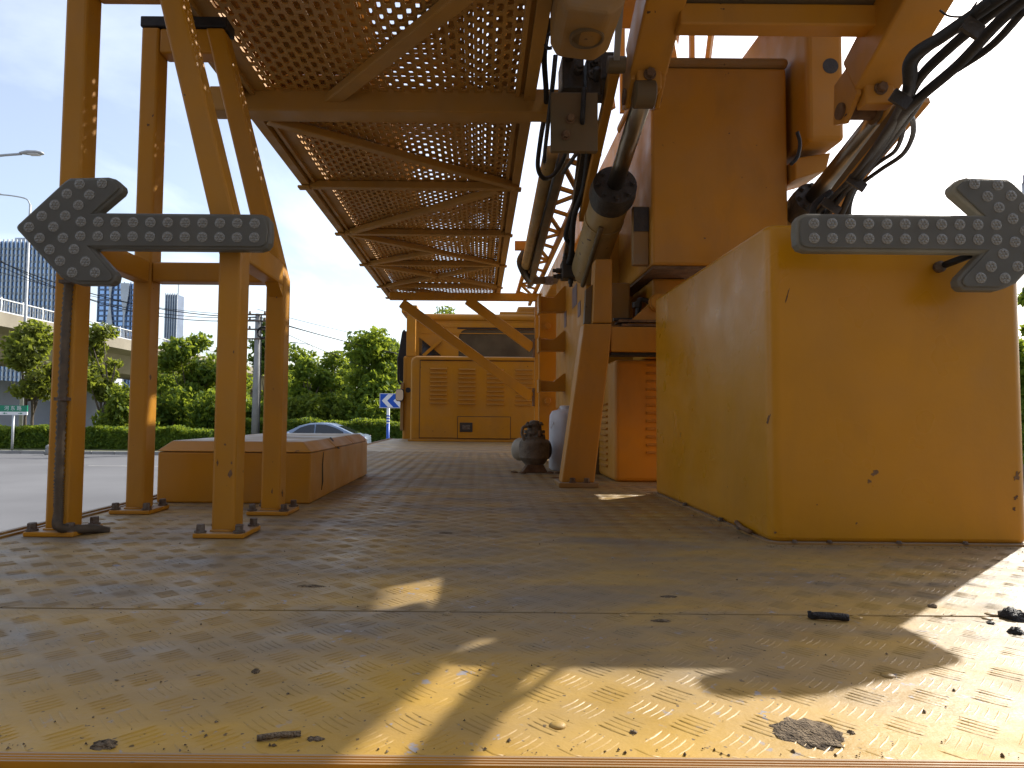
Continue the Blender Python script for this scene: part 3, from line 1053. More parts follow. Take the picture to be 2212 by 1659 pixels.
for (ya, yb) in ((613, 672), (710, 757), (803, 845)):
    Yb = 4.22
    h = yb - ya
    out = [(1233, ya), (1233, yb), (1168, yb), (1168, yb - h * .55), (1196, yb - h * .50), (1217, ya + h * .1)]
    MB().prism(poly(out, Yb), (0, .10, 0)).build('hook_bracket', 'yellow', bf, bevel=.004)
    MB().prism(poly([(1164, yb + 2), (1169, yb + 2), (1169, yb - h * .62), (1164, yb - h * .62)], Yb - .02), (0, .14, 0)).build('hook_lip', 'yellow', bf)

# ------------------------------------------------------------------ turret column
tc_ = thing('turret_column', 'tall plain orange turret column above the housing', 'turret', (1.0, 3.05, .95))
MB().box(.724, 1.302, 2.75, 3.42, .945, 1.80).build('column_box', 'orange', tc_, bevel=.012)
MB().box(.715, 1.312, 2.742, 3.43, 1.801, 1.846).build('top_cap', 'yellow_dust', tc_, bevel=.02, seg=3)
MB().box(.73, 1.296, 2.76, 3.41, .932, .9435).build('bottom_plate', 'rusty', tc_)
MB().box(.655, .7225, 2.795, 2.83, .955, 1.21).build('side_flange', 'yellow_dust', tc_, bevel=.004)
MB().box(.657, .7215, 2.790, 2.7945, 1.10, 1.205).build('worn_label', 'black', tc_)
MB().box(.78, .93, 2.95, 3.35, .58, .931).build('slew_column', 'yellow', tc_, bevel=.01)
MB().box(.60, .7, 3.05, 3.45, .72, .93).build('slew_bracket', 'yellow_dust', tc_, bevel=.008)

# ------------------------------------------------------------------ boom arms over the turret
bm = thing('folded_boom', 'heavy orange boom arms with cross plate rising overhead towards the rear', 'boom', (.95, 2.2, 1.45))
SL = .53
for (px, py, wd, Ya) in ((1404, 128, .128, 2.2), (1903, 158, .15, 2.12)):
    c = at(px, py, Ya)
    p0 = c + Vector((0, .06, -.06 * SL)) + Vector((0, 0, .05))
    p1 = c + Vector((0, -2.0, 2.0 * SL)) + Vector((0, 0, .05))
    MB().bar(p0, p1, wd, .15).build('boom_arm', 'orange', bm, bevel=.008)
    for s in (-1, 1):
        lx = c.x + s * wd * .40
        MB().prism([(lx - .009, c.y + .02, c.z + .08), (lx - .009, c.y + .02, c.z - .06), (lx - .009, c.y + .10, c.z - .125), (lx - .009, c.y + .17, c.z - .10), (lx - .009, c.y + .16, c.z + .04)],
                   (.018, 0, 0)).build('pin_lug', 'orange', bm, bevel=.004)
    MB().tube([(c.x - wd * .52, c.y + .115, c.z - .075), (c.x + wd * .52, c.y + .115, c.z - .075)], .028, 16).build('pin', 'rusty', bm)
    MB().box(c.x - wd * .33, c.x + wd * .33, c.y + .005, c.y + .06, c.z - .10, c.z - .015).build('end_block', 'orange', bm, bevel=.006)
    hexbolt('bolt', (c.x, c.y + .004, c.z - .05), .016, .02, (0, -1, 0), 'rusty', bm)
MB().box(.625, 1.27, 2.02, 2.09, 1.543, 1.612).build('cross_plate', 'orange', bm, bevel=.006)
MB().prism([(.64, 2.05, 1.613), (1.255, 2.05, 1.613), (1.255, .35, 1.62 + 1.65 * SL), (.64, .35, 1.62 + 1.65 * SL)], (0, .02, .03)).build('belly_plate', 'grimy', bm)
MB().bar((.95, 2.35, 1.86), (.95, .1, 1.86 + 2.25 * SL), .75, .36).build('boom_box', 'orange', bm, bevel=.02)
# forward boom box, with unseen boxes added to shade the deck
MB().box(.60, 2.06, 2.36, 3.15, 2.2, 2.45).build('shade_box', 'orange', bm, bevel=.02)  # mostly out of view, added to keep sun off the left deck
MB().box(.85, 1.85, 3.5, 10.0, 1.86, 2.10).build('boom_box', 'orange', bm, bevel=.02)  # widened and lengthened to keep sun off the far deck
MB().box(1.852, 2.3, 6.0, 10.0, 1.88, 2.08).build('shade_side_box', 'orange', bm, bevel=.02)  # hidden past the turret, added to block a sun patch near the pump
for i in range(9):
    x = .72 + i * .065
    MB().bar((x, 3.55 + (i % 3) * .05, 2.0), (x + .05 * (i % 3 - 1), 3.6, 2.5), .026, .026).build('boom_lattice', 'yellow', bm)
# right hand root block
MB().box(1.325, 1.475, 2.62, 3.3, 1.43, 2.15).build('root_block', 'orange', bm, bevel=.02, seg=3)
pq = at(1815, 130, 2.555)
MB().lathe((1.42, 2.621, 1.74), (0, -1, 0), [(0, .032), (.002, .032), (.0022, .028)], 22).build('root_hole', 'black', bm)
MB().prism([(1.31, 2.7, 1.30), (1.44, 2.7, 1.34), (1.46, 2.7, 1.415), (1.31, 2.7, 1.39)], (0, .2, 0)).build('root_gusset', 'orange', bm, bevel=.006)

# left hand knuckle block with oval lightening hole
kn = thing('boom_knuckle', 'rounded pale knuckle block with an oval hole above the bolster beam', 'knuckle', (.31, 1.95, 1.42))
q0 = at(1192, 100, 2.0)
q1 = at(1322, 100, 2.0)
MB().prism([(q0.x, 1.80, 1.49), (q0.x + .02, 1.80, 1.45), (q1.x - .05, 1.80, 1.435), (q1.x, 1.80, 1.47), (q1.x, 1.80, 1.75), (q0.x, 1.80, 1.75)], (0, .26, 0)).build('block', 'yellow_dust', kn, bevel=.016, seg=3)
hh = at(1275, 84, 1.93)
hb = MB()
hb.lathe((hh.x - .01, 1.93, 1.4385), (0, 0, -1), [(-.01, .052), (.004, .052), (.006, .046), (-.004, .044), (-.0045, .002)], 26)
hb.build('lightening_hole', 'grimy', kn)
MB().box(.248, .415, 2.30, 2.325, 1.245, 1.46).build('bolt_plate', 'grimy', kn, bevel=.004)
for px, py in ((1232, 258), (1222, 293)):
    p = at(px, py, 2.30)
    hexbolt('bolt', (p.x, 2.299, p.z), .013, .02, (0, -1, 0), 'rusty', kn)

# ------------------------------------------------------------------ lift cylinders
def cylinder(label, X, ztop, group, gr_=1.0):
    t = thing('hydraulic_cylinder', label, 'hydraulic cylinder', (X, 3.4, 1.0), group)
    d = Vector((0, 1, -.296)).normalized()
    top = Vector((X, 2.28, ztop - .02))

    def P(s):
        return top + d * s
    MB().tube([P(-.05), P(.55)], .034, 20).build('rod', 'rod', t, smooth=True)
    e = MB().lathe(P(-.05) - Vector((.036, 0, 0)), (1, 0, 0), [(0, .040), (.004, .046), (.068, .046), (.072, .040)], 22).build('rod_eye', 'grimy', t)
    autosmooth(e)
    g_ = MB().lathe(P(.45), d, [(0, .04), (.006, .092 * gr_), (.05, .098 * gr_), (.085, .098 * gr_), (.09, .088 * gr_), (.12, .088 * gr_)], 28).build('gland', 'black', t, smooth=True)
    autosmooth(g_)
    for k in range(8):
        th = k * math.pi / 4
        a = d.orthogonal().normalized()
        b = d.cross(a)
        hexbolt('gland_bolt', P(.452) + (a * math.cos(th) + b * math.sin(th)) * .072 * gr_, .009, .012, -d, 'black', t)
    b_ = MB().lathe(P(.56), d, [(0, .086 * gr_), (.60, .086 * gr_), (.66, .07 * gr_), (.70, .045)], 28).build('barrel', 'barrel', t, smooth=True)
    autosmooth(b_, 30)
    MB().lathe(P(.70), d, [(0, .09), (.03, .09)], 24).build('barrel_collar', 'barrel', t)
    MB().tube([P(.62) + Vector((-.03, 0, -.092)), P(1.16) + Vector((-.03, 0, -.092))], .012, 8).build('oil_pipe', 'grimy', t, smooth=True)
    return t, P


cyl_l, PL = cylinder('thick pale hydraulic cylinder with black gland left of the turret', .562, 1.425, 'lift cylinders')
cyl_r, PR = cylinder('hydraulic cylinder with black gland behind the right arrow sign', 1.39, 1.375, 'lift cylinders', .80)
# foot valve at the lower end of the left cylinder
vb = thing('valve_block', 'black valve block with fittings at the foot of the left cylinder', 'valve', at(1232, 590, 3.5))
b0 = at(1234, 583, 3.42)
MB().box(b0.x - .05, b0.x + .04, 3.40, 3.5, b0.z - .045, b0.z + .05).build('block', 'black', vb, bevel=.008)
for i, (dx, dz) in enumerate(((-.03, .06), (.01, .065), (-.065, .0), (-.062, -.03), (0, -.055))):
    ax = (0, 0, 1) if dz > .05 else ((-1, 0, 0) if dx < -.05 else (0, 0, -1))
    MB().lathe((b0.x + dx, 3.44, b0.z + dz), ax, [(-.02, .014), (.012, .014), (.014, .01), (.03, .01)], 10).build('fitting', 'black', vb)

# ------------------------------------------------------------------ slide rail and lattice beyond the knuckle
sr = thing('slide_rail', 'long greasy slide tube and channel running forward beside the platform', 'rail', (.38, 4.5, 1.5))
MB().tube([at(1190, 330, 3.1), at(1133, 585, 5.6)], .037, 16).build('slide_tube', 'barrel', sr, smooth=True)
MB().bar(at(1215, 330, 3.12), at(1143, 612, 5.9), .035, .10).build('channel', 'grimy', sr)
MB().bar(at(1226, 332, 3.14), at(1150, 612, 5.9), .018, .05).build('wear_strip', 'rod', sr)
MB().tube(spline([at(1133, 545, 5.4), at(1124, 565, 5.4), at(1132, 588, 5.45), at(1142, 604, 5.6)], 5), .032, 10).build('end_elbow', 'black', sr, smooth=True)
MB().bar(at(1140, 606, 5.7), at(1225, 606, 5.7), .05, .06).build('end_stop', 'grimy', sr, bevel=.006)
MB().box(at(1178, 606, 5.65).x, at(1195, 606, 5.65).x, 5.62, 5.66, at(1180, 615, 5.65).z, at(1180, 598, 5.65).z).build('end_clamp', 'bolt', sr)
MB().bar(at(1112, 531, 5.2), at(1140, 531, 5.2), .04, .07).build('link_tab', 'orange', sr)

lt = thing('lattice_boom', 'slender yellow lattice truss running forward between platform and cylinder', 'truss', (.47, 4.5, 1.55))


def lrail(x, z):
    MB().bar((x, 3.1, z), (x, 7.4, z), .035, .035).build('chord', 'orange', lt, bevel=.004)


for x, z in ((.40, 1.62), (.56, 1.57)):
    lrail(x, z)
for i in range(10):
    y = 3.3 + i * .40
    MB().bar((.40, y, 1.62), (.56, y, 1.57), .026, .02).build('rung', 'yellow', lt)
    if i % 2 == 0:
        MB().bar((.40, y, 1.62), (.56, y + .40, 1.57), .024, .018).build('lacing_bar', 'yellow', lt)
    else:
        MB().bar((.56, y, 1.57), (.40, y + .40, 1.62), .024, .018).build('lacing_bar', 'yellow', lt)

lk = thing('link_bar', 'long narrow yellow link bar slanting down beside the left cylinder', 'bar', at(1300, 300, 2.6))
MB().bar(at(1328, 148, 2.25), at(1258, 470, 3.25), .036, .05).build('bar', 'orange', lk, bevel=.005)
MB().lathe(at(1331, 140, 2.22) + Vector((-.03, 0, 0)), (1, 0, 0), [(0, .028), (.06, .028)], 16).build('bar_eye', 'grimy', lk)
MB().bar(at(1340, 0, 1.9), at(1331, 138, 2.24), .02, .03).build('turnbuckle', 'galv', lk)
MB().bar(at(1292, 160, 2.4), at(1215, 598, 3.9), .03, .04).build('pipe_channel', 'black', lk)
MB().bar(at(1272, 180, 2.42), at(1240, 440, 3.3), .022, .03).build('pipe_channel', 'grimy', lk)

# dark valve cluster above the bolt plate
vc = thing('valve_cluster', 'dark grimy valve cluster between knuckle block and bolster beam', 'valve', at(1260, 150, 2.35))
for (x0, y0, x1, y1, Ya, Yb) in ((1215, 112, 1262, 190, 2.36, 2.5), (1268, 118, 1300, 205, 2.34, 2.45), (1200, 200, 1222, 300, 2.42, 2.5), (1292, 110, 1330, 170, 2.40, 2.6)):
    a = at(x0, y1, Ya)
    b = at(x1, y0, Ya)
    MB().box(a.x, b.x, Ya, Yb, a.z, b.z).build('valve_body', 'black', vc, bevel=.008)
for px, py in ((1230, 120), (1250, 150), (1280, 165), (1284, 140)):
    p = at(px, py, 2.35)
    MB().lathe(p, (0, -1, 0), [(-.02, .018), (.02, .018), (.024, .012), (.04, .012)], 10).build('fitting', 'black', vc)


def hose(label, pts, r, mat='rubber', name='hydraulic_hose', group='hydraulic hoses', n=8):
    o = MB().tube(spline([at(*p) for p in pts], n), r, 9).build(name, mat, smooth=True)
    tag(o, label, 'hose', group)
    return o


hose('black hose looping from the bolster beam down to the slide rail', [(1188, 40, 2.3), (1176, 120, 2.4), (1180, 220, 2.6), (1168, 300, 2.9), (1162, 360, 3.0), (1175, 385, 3.05), (1198, 375, 3.1), (1222, 330, 3.0), (1230, 260, 2.6)], .011)
hose('thin black hose just right of the loop hose under the knuckle block', [(1200, 120, 2.35), (1192, 200, 2.38), (1178, 320, 2.8), (1176, 350, 2.9)], .009)
hose('black hose curving from the small bolt plate towards the truss', [(1262, 190, 2.28), (1258, 260, 2.29), (1256, 310, 2.5), (1236, 345, 2.8), (1215, 375, 3.0)], .009)
hose('black hose hanging along the link bar to the foot valve', [(1290, 150, 2.3), (1276, 280, 2.6), (1262, 400, 3.0), (1240, 470, 3.2), (1235, 540, 3.35), (1228, 570, 3.4)], .014)
hose('short black hose with fittings below the truss chord', [(1246, 430, 3.2), (1232, 470, 3.25), (1222, 510, 3.3), (1232, 530, 3.35), (1240, 556, 3.4)], .012)
hose('thin black hose clipped at the platform edge near the top', [(1190, 72, 2.2), (1180, 80, 2.2), (1178, 95, 2.2), (1184, 104, 2.2), (1192, 103, 2.2)], .006)
# right hand bundle, from the boom down behind the arrow sign
hose('thick upper black hose of the bundle crossing the white sky', [(2196, -30, 1.162), (2120, 22, 1.230), (2035, 80, 1.311), (1968, 128, 1.377), (1959, 205, 1.487), (1904, 310, 1.900), (1850, 385, 2.167), (1800, 440, 2.350), (1778, 490, 2.400)], 0.0130)
hose('second thick black hose of the bundle, lower edge against the sky', [(2222, -10, 1.188), (2150, 55, 1.276), (2070, 140, 1.394), (1969, 228, 1.520), (1926, 290, 1.820), (1870, 365, 2.096), (1838, 425, 2.300), (1826, 490, 2.400)], 0.0117)
hose('black hose lying between the two thick hoses of the bundle', [(2205, -20, 1.175), (2130, 38, 1.253), (2050, 105, 1.345), (1985, 170, 1.437), (1943, 245, 1.612), (1885, 330, 1.971), (1845, 400, 2.217), (1806, 490, 2.400)], 0.0110)
hose('black hose of the bundle hanging slightly clear on the right side', [(2214, 20, 1.228), (2134, 105, 1.345), (2015, 185, 1.459), (1970, 245, 1.612), (1919, 315, 1.918), (1860, 382, 2.157), (1830, 410, 2.250), (1770, 490, 2.400)], 0.0082)
hose('black hose on the inner side of the bundle next to the boom arm', [(2138, 0, 1.200), (2048, 72, 1.300), (1978, 130, 1.380), (1967, 185, 1.459), (1912, 285, 1.800), (1850, 372, 2.121), (1800, 425, 2.300), (1745, 480, 2.390)], 0.0090)
hose('black hose bowing out in a wide loop from the bundle', [(1958, 238, 1.574), (1972, 262, 1.704), (1970, 298, 1.852), (1948, 335, 1.989), (1900, 368, 2.107), (1858, 400, 2.217), (1838, 430, 2.317), (1834, 490, 2.400)], 0.0069)
hose('black hose bowing out in a tighter loop inside the wide one', [(1944, 250, 1.639), (1950, 285, 1.800), (1934, 325, 1.954), (1900, 350, 2.043), (1850, 388, 2.177), (1820, 405, 2.233)], 0.0062)
hose('short black hose dropping behind the arrow shaft, left of three', [(1795, 415, 2.35), (1765, 436, 2.35), (1756, 455, 2.35), (1752, 490, 2.35)], .012)
hose('short black hose dropping behind the arrow shaft, middle of three', [(1802, 420, 2.4), (1782, 442, 2.4), (1775, 460, 2.4), (1772, 490, 2.4)], .013)
hose('thin black wire curling free at the top of the bundle', [(2030, 22, 1.6), (2048, 34, 1.6), (2075, 36, 1.6), (2092, 28, 1.6), (2110, 5, 1.6)], .0025)
hose('thin black hose looping beside the turret column on its right', [(1722, 285, 2.5), (1728, 310, 2.5), (1722, 340, 2.5), (1708, 355, 2.5)], .007)
fb = thing('flat_link', 'pale orange flat link bar slanting behind the hose bundle', 'bar', at(1880, 340, 2.3))
MB().bar(at(1762, 488, 2.62), at(1990, 215, 2.02), .055, .02, (0, 1, .3)).build('flat_bar', 'orange', fb)
MB().bar(at(1752, 488, 2.66), at(1972, 205, 2.06), .02, .06, (0, 1, .3)).build('bar_rib', 'grimy', fb)
for x, y, Y in ((1795, 445, 2.33), (1945, 215, 1.48), (2100, 60, 1.26), (1850, 395, 2.18)):
    MB().bar(at(x - 18, y - 12, Y - .02), at(x + 18, y + 12, Y - .02), .03, .008, (0, 1, 0)).build('hose_clamp', 'black', fb)

# ------------------------------------------------------------------ pump and white tank
pu = thing('motor_pump', 'small grimy cast iron motor pump bolted to the deck', 'pump', (.30, 3.62, 0))
px_, py_ = .305, 3.62
o = MB().lathe((px_, py_, .04), (0, 0, 1), [(0, .05), (.02, .066), (.04, .080), (.10, .083), (.125, .080), (.14, .068)], 22).build('pump_body', 'pump', pu, smooth=True)
autosmooth(o, 30)
MB().lathe((px_, py_, .1805), (0, 0, 1), [(0, .06), (.014, .06), (.0145, .045), (.03, .045), (.0305, .058), (.048, .058)], 20).build('flange_neck', 'pump', pu)
MB().lathe((px_, py_, .229), (0, 0, 1), [(0, .040), (.026, .038), (.0265, .05), (.036, .05), (.0365, .03), (.05, .026), (.054, .012)], 18).build('valve_head', 'pump', pu)
for k in range(6):
    th = k * math.pi / 3 + .5
    hexbolt('head_stud', (px_ + .042 * math.cos(th), py_ + .042 * math.sin(th), .2655), .0055, .009, (0, 0, 1), 'pump', pu)
MB().tube(spline([(px_ - .03, py_ - .03, .25), (px_ - .062, py_ - .035, .245), (px_ - .07, py_ - .035, .21), (px_ - .055, py_ - .04, .17)], 5), .008, 8).build('bleed_pipe', 'pump', pu, smooth=True)
MB().bar((px_ + .02, py_ - .045, .20), (px_ + .02, py_ - .075, .215), .012, .03).build('valve_handle', 'rusty', pu)
for k in range(8):
    th = k * math.pi / 4 + .2
    hexbolt('flange_bolt', (px_ + .053 * math.cos(th), py_ + .053 * math.sin(th), .1945), .007, .012, (0, 0, 1), 'pump', pu)
MB().lathe((px_ - .01, py_ + .05, .115), (-.8, .6, .05), [(0, .05), (.05, .062), (.085, .064), (.10, .056), (.105, .046), (.11, .02)], 20).build('motor_can', 'motor', pu, smooth=True)
MB().lathe((px_ - .10, py_ + .12, .12), (-.8, .6, .05), [(-.03, .03), (.0, .03), (.012, .02)], 12).build('motor_cap', 'pump', pu)
MB().lathe((px_ + .04, py_ + .05, .12), (.9, .4, 0), [(0, .05), (.025, .055), (.04, .055), (.045, .03)], 18).build('end_bell', 'black', pu, smooth=True)
MB().prism([(px_ - .07, py_ - .05, .001), (px_ + .07, py_ - .05, .001), (px_ + .045, py_ - .05, .045), (px_ - .04, py_ - .05, .045)], (0, .10, 0)).build('foot', 'rusty', pu, bevel=.004)
for dx, dy in ((-.11, -.05), (-.07, -.09), (.08, -.07), (.12, -.1)):
    MB().lathe((px_ + dx, py_ + dy, 0.0006), (.1, .05, 1), [(0, .022), (.006, .019), (.011, .006)], 7).build('rust_flake', 'rusty', pu)

wt = thing('plastic_drum', 'white plastic drum half hidden behind the pedestal leg', 'drum', (.50, 3.78, 0))
V, Fc = [], []
rings = [(0.001, .088), (.012, .1), (.06, .103), (.16, .101), (.26, .103), (.31, .10), (.335, .086), (.345, .05), (.347, .01)]
n = 40
for z, rr in rings:
    for k in range(n):
        th = 2 * math.pi * k / n
        f = 1 + .022 * math.sin(th * 7 + z * 9) + .012 * math.sin(th * 13 - z * 21)
        V.append((.50 + rr * f * math.cos(th) * .95, 3.78 + rr * f * math.sin(th), z))
for i in range(len(rings) - 1):
    for k in range(n):
        k2 = (k + 1) % n
        Fc.append((i * n + k, i * n + k2, (i + 1) * n + k2, (i + 1) * n + k))
Fc.append(tuple((len(rings) - 1) * n + k for k in range(n)))
newobj('drum_body', V, Fc, 'white', wt, smooth=True)
MB().lathe((.50, 3.78, .346), (0, 0, 1), [(0, .035), (.02, .035), (.022, .02)], 16).build('drum_cap', 'white', wt)
MB().tube(spline([at(1190, 925, 3.7), at(1200, 900, 3.75), at(1210, 878, 3.8)], 5), .0025, 6).build('drum_cord', 'signwhite', wt, smooth=True)

# ------------------------------------------------------------------ louvred equipment cabinet in front of the cab
CYY = 7.9
kx = .2149 / FOC * CYY


def cab(u, v_):
    """crop units of the cabinet face to X, Z"""
    p = at(823 + u * .2149, 631 + v_ * .2149, CYY)
    return p


ec = thing('equipment_cabinet', 'wide yellow louvred equipment cabinet across the far end of the deck', 'cabinet', (0, 8.05, 0))
cl = cab(290, 1490)
ctop = cab(340, 640).z
CXR = 1.30
pl = []
for (cx, cz, a0_) in ((cl.x + .075, ctop - .075, 180), (CXR - .075, ctop - .075, 90)):
    for i in range(7):
        th = math.radians(a0_ - i * 15)
        pl.append((cx + .075 * math.cos(th), CYY, cz + .075 * math.sin(th)))
pl = [(cl.x, CYY, .001)] + pl + [(CXR, CYY, .001)]
MB().prism(pl, (0, .32, 0)).build('cabinet_shell', 'yellow', ec, bevel=.03, seg=3)
ix0, iz1, iz0 = cab(398, 690).x, cab(398, 690).z, cab(398, 1462).z
MB().box(ix0, CXR - .1, CYY - .008, CYY + .002, iz0, iz1).build('front_panel', 'yellow', ec, bevel=.003)
MB().box(ix0 - .008, CXR - .09, CYY - .0035, CYY + .002, iz0 - .006, iz1 + .008).build('panel_gasket', 'black', ec)
MB().bar((ix0 - .01, CYY - .01, iz1 + .03), (CXR - .09, CYY - .01, iz1 + .03), .03, .035).build('drip_lip', 'yellow', ec, bevel=.006)
esrc = None
for gi, (u0, u1, v0, v1) in enumerate(((495, 663, 762, 1107), (780, 950, 768, 1115), (1062, 1238, 772, 1120), (1350, 1524, 775, 1127))):
    x0, x1 = cab(u0, 900).x, cab(u1, 900).x
    for i in range(9):
        z = cab((u0 + u1) / 2, v0 + (v1 - v0) * i / 8).z
        loc = Vector(((x0 + x1) / 2, CYY - .009, z)) - ec.location
        if esrc is None:
            esrc = louvre(x1 - x0, 'louvre', 'yellow', ec)
            esrc.location = loc
            for v in esrc.data.vertices:
                v.co.y *= 1.7
                v.co.z *= 1.6
        else:
            child_copy(esrc, ec, loc)
d0, d1 = cab(772, 1468), cab(1298, 1258)
MB().box(d0.x - .007, d1.x + .007, CYY - .0115, CYY - .0085, d0.z - .007, d1.z + .007).build('door_gap', 'black', ec)
dr = MB().box(d0.x, d1.x, CYY - .017, CYY - .0116, d0.z, d1.z).build('access_door', 'yellow', ec, bevel=.003)
l0, l1 = cab(792, 1405), cab(920, 1312)
MB().box(l0.x, l1.x, CYY - .026, CYY - .0172, l0.z, l1.z).build('paddle_latch', 'black', dr, bevel=.006)
MB().box(l0.x + .03, l1.x - .03, CYY - .031, CYY - .0262, l0.z + .03, l1.z - .03).build('latch_handle', 'bolt', dr, bevel=.004)
MB().box(cl.x - .02, CXR, CYY - .04, CYY - .012, .0012, cab(400, 1478).z).build('base_rail', 'yellow', ec, bevel=.004)

# ------------------------------------------------------------------ truck cab behind it
tcab = thing('truck_cab', 'yellow truck cab seen from behind with a wide dusty rear window', 'truck cab', (.2, 9.6, -.6))
YC = 8.75


def cb_(u, v_, Y=YC):
    return at(823 + u * .2149, 631 + v_ * .2149, Y)


cx0 = cb_(268, 400).x
cx1 = 1.42
ztop = cb_(700, 215).z
roofz = cb_(700, 290).z
wb0, wb1 = cb_(778, 640), cb_(1560, 378)
wx0, wx1, wz0, wz1 = wb0.x, cx1 - .35, wb0.z - .25, wb1.z
# rear wall as a frame round the window
MB().box(cx0, wx0, YC, YC + .06, -.35, roofz).build('rear_wall', 'yellow', tcab)
MB().box(wx1, cx1, YC, YC + .06, -.35, roofz).build('rear_wall', 'yellow', tcab)
MB().box(wx0, wx1, YC, YC + .06, wz1, roofz).build('rear_wall', 'yellow', tcab)
MB().box(wx0, wx1, YC, YC + .06, -.35, wz0).build('rear_wall', 'yellow', tcab)
gl = MB().box(wx0 - .01, wx1 + .01, YC + .025, YC + .032, wz0 - .01, wz1 + .01).build('rear_window', 'glass', tcab)
for cx, cz, sx, sz in ((wx0, wz1, 1, -1), (wx1, wz1, -1, -1)):
    pts = [(cx, YC + .001, cz)]
    for i in range(7):
        th = math.pi / 2 * i / 6
        pts.append((cx + sx * .12 * (1 - math.sin(th)), YC + .001, cz + sz * .12 * (1 - math.cos(th))))
    MB().prism(pts, (0, .05, 0)).build('window_corner', 'yellow', tcab)
for x in (wx0 + .53, wx0 + .80, wx0 + .92):
    MB().box(x - .012, x + .012, YC + .0325, YC + .05, wz0, wz1).build('window_guide', 'grimy', tcab)
MB().box(wx0 - .018, wx1 + .018, YC - .004, YC - .0005, wz1 + .002, wz1 + .02).build('window_seal', 'rubber', tcab)
# roof, pressed ribs, gutter cap
MB().prism([(cx0 + .02, YC, roofz), (cx1 - .02, YC, roofz), (cx1 - .06, YC, ztop), (cx0 + .04, YC, ztop)], (0, 1.9, .04)).build('roof', 'yellow', tcab, bevel=.04, seg=3)
MB().box(cb_(1375, 200).x, cx1 - .25, YC + .1, YC + 1.2, ztop - .02, cb_(1450, 130).z).build('roof_box', 'orange', tcab, bevel=.03)
MB().box(cb_(1195, 200).x, cx1 - .3, YC + .05, YC + 1.0, ztop - .03, cb_(1250, 198).z + .01).build('roof_hatch', 'yellow', tcab, bevel=.01)
for v_ in (290, 345, 412):
    z = cb_(500, v_).z
    MB().box(cx0 + .16, wx1, YC - .006, YC - .0008, z - .005, z + .005).build('pressed_rib', 'yellow', tcab)
# corner post and gutter
k0, k1_ = cb_(300, 270), cb_(380, 640)
MB().box(k0.x, k1_.x, YC - .5, YC - .42, k1_.z - .05, cb_(300, 215).z).build('guard_post', 'yellow', tcab, bevel=.006)
MB().box(cb_(252, 200).x, cb_(400, 200).x, YC - .52, YC - .02, cb_(300, 270).z + .002, cb_(300, 195).z).build('guard_cap', 'yellow', tcab, bevel=.01)
MB().prism([cb_(385, 636, YC - .01), cb_(385, 455, YC - .01), cb_(605, 636, YC - .01)], (0, .008, 0)).build('quarter_window', 'carglass', tcab)
MB().bar(cb_(425, 640, YC - .03), cb_(600, 485, YC - .03), .04, .03, (0, 1, 0)).build('guard_strut', 'yellow', tcab)
# side wall and wheel arch strip seen past the cabinet
s0, s1 = cb_(212, 1395), cb_(285, 900)
MB().box(s0.x, s1.x + .1, YC + .02, YC + 1.7, -.35, s1.z + .35).build('side_wall', 'yellow', tcab, bevel=.03)
MB().box(s0.x - .02, s1.x + .05, YC + .1, YC + 1.0, -.6, -.351).build('wheel_arch', 'blackplastic', tcab)
MB().bar(cb_(213, 910, YC + .01), cb_(207, 1390, YC + .01), .05, .04).build('grab_rail', 'yellow_dust', tcab, bevel=.006)
# big mirror housings
m0 = [(210, 400), (232, 368), (242, 392), (302, 392), (302, 900), (210, 905), (180, 880), (168, 650)]
mi = MB().prism([cb_(u, v_, YC + .1) for u, v_ in m0], (0, .16, 0)).build('mirror_housing', 'blackplastic', tcab, bevel=.02)
MB().prism([cb_(u, v_, YC - .02) for u, v_ in ((162, 650), (176, 640), (182, 900), (205, 910), (205, 930), (180, 930), (162, 880))], (0, .05, 0)).build('mirror_arm', 'blackplastic', tcab, bevel=.01)
c0 = cb_(186, 1034, YC - .1)
pts = []
for i in range(20):
    th = 2 * math.pi * i / 20
    a = abs(math.cos(th)) ** .5 * (1 if math.cos(th) > 0 else -1)
    b = abs(math.sin(th)) ** .5 * (1 if math.sin(th) > 0 else -1)
    pts.append(Vector((c0.x + a * .055, c0.y, c0.z + b * .083)))
mr = MB().prism(pts, (0, .07, 0)).build('wide_angle_mirror', 'blackplastic', tcab, bevel=.01)
MB().prism([c0 + (p - c0) * .88 + Vector((0, -.006, 0)) for p in pts], (0, .004, 0)).build('mirror_glass', 'mirror', mr)
MB().lathe(cb_(275, 985, YC - .05), (0, -1, 0), [(0, .035), (.03, .035)], 14).build('door_knob', 'blackplastic', tcab)

# ------------------------------------------------------------------ deck debris
def lump(name, label, px, py, r, h, mat, seed, flat=1.0, n=12):
    rn = random.Random(seed)
    p = gnd(px, py)
    V, Fc = [], []
    rings = 5
    for i in range(rings):
        t = i / (rings - 1)
        rr = r * math.cos(t * math.pi / 2) ** .7 if t < 1 else r * .08
        for k in range(n):
            th = 2 * math.pi * k / n
            f = 1 + rn.uniform(-.28, .28)
            V.append((p.x + rr * f * math.cos(th), p.y + rr * f * math.sin(th) * flat, -.0005 + h * math.sin(t * math.pi / 2) * (1 + rn.uniform(-.25, .25))))
    for i in range(rings - 1):
        for k in range(n):
            k2 = (k + 1) % n
            Fc.append((i * n + k, i * n + k2, (i + 1) * n + k2, (i + 1) * n + k))
    Fc.append(tuple((rings - 1) * n + k for k in range(n)))
    o = newobj(name, V, Fc, mat, smooth=True)
    tag(o, label, 'debris')
    return o


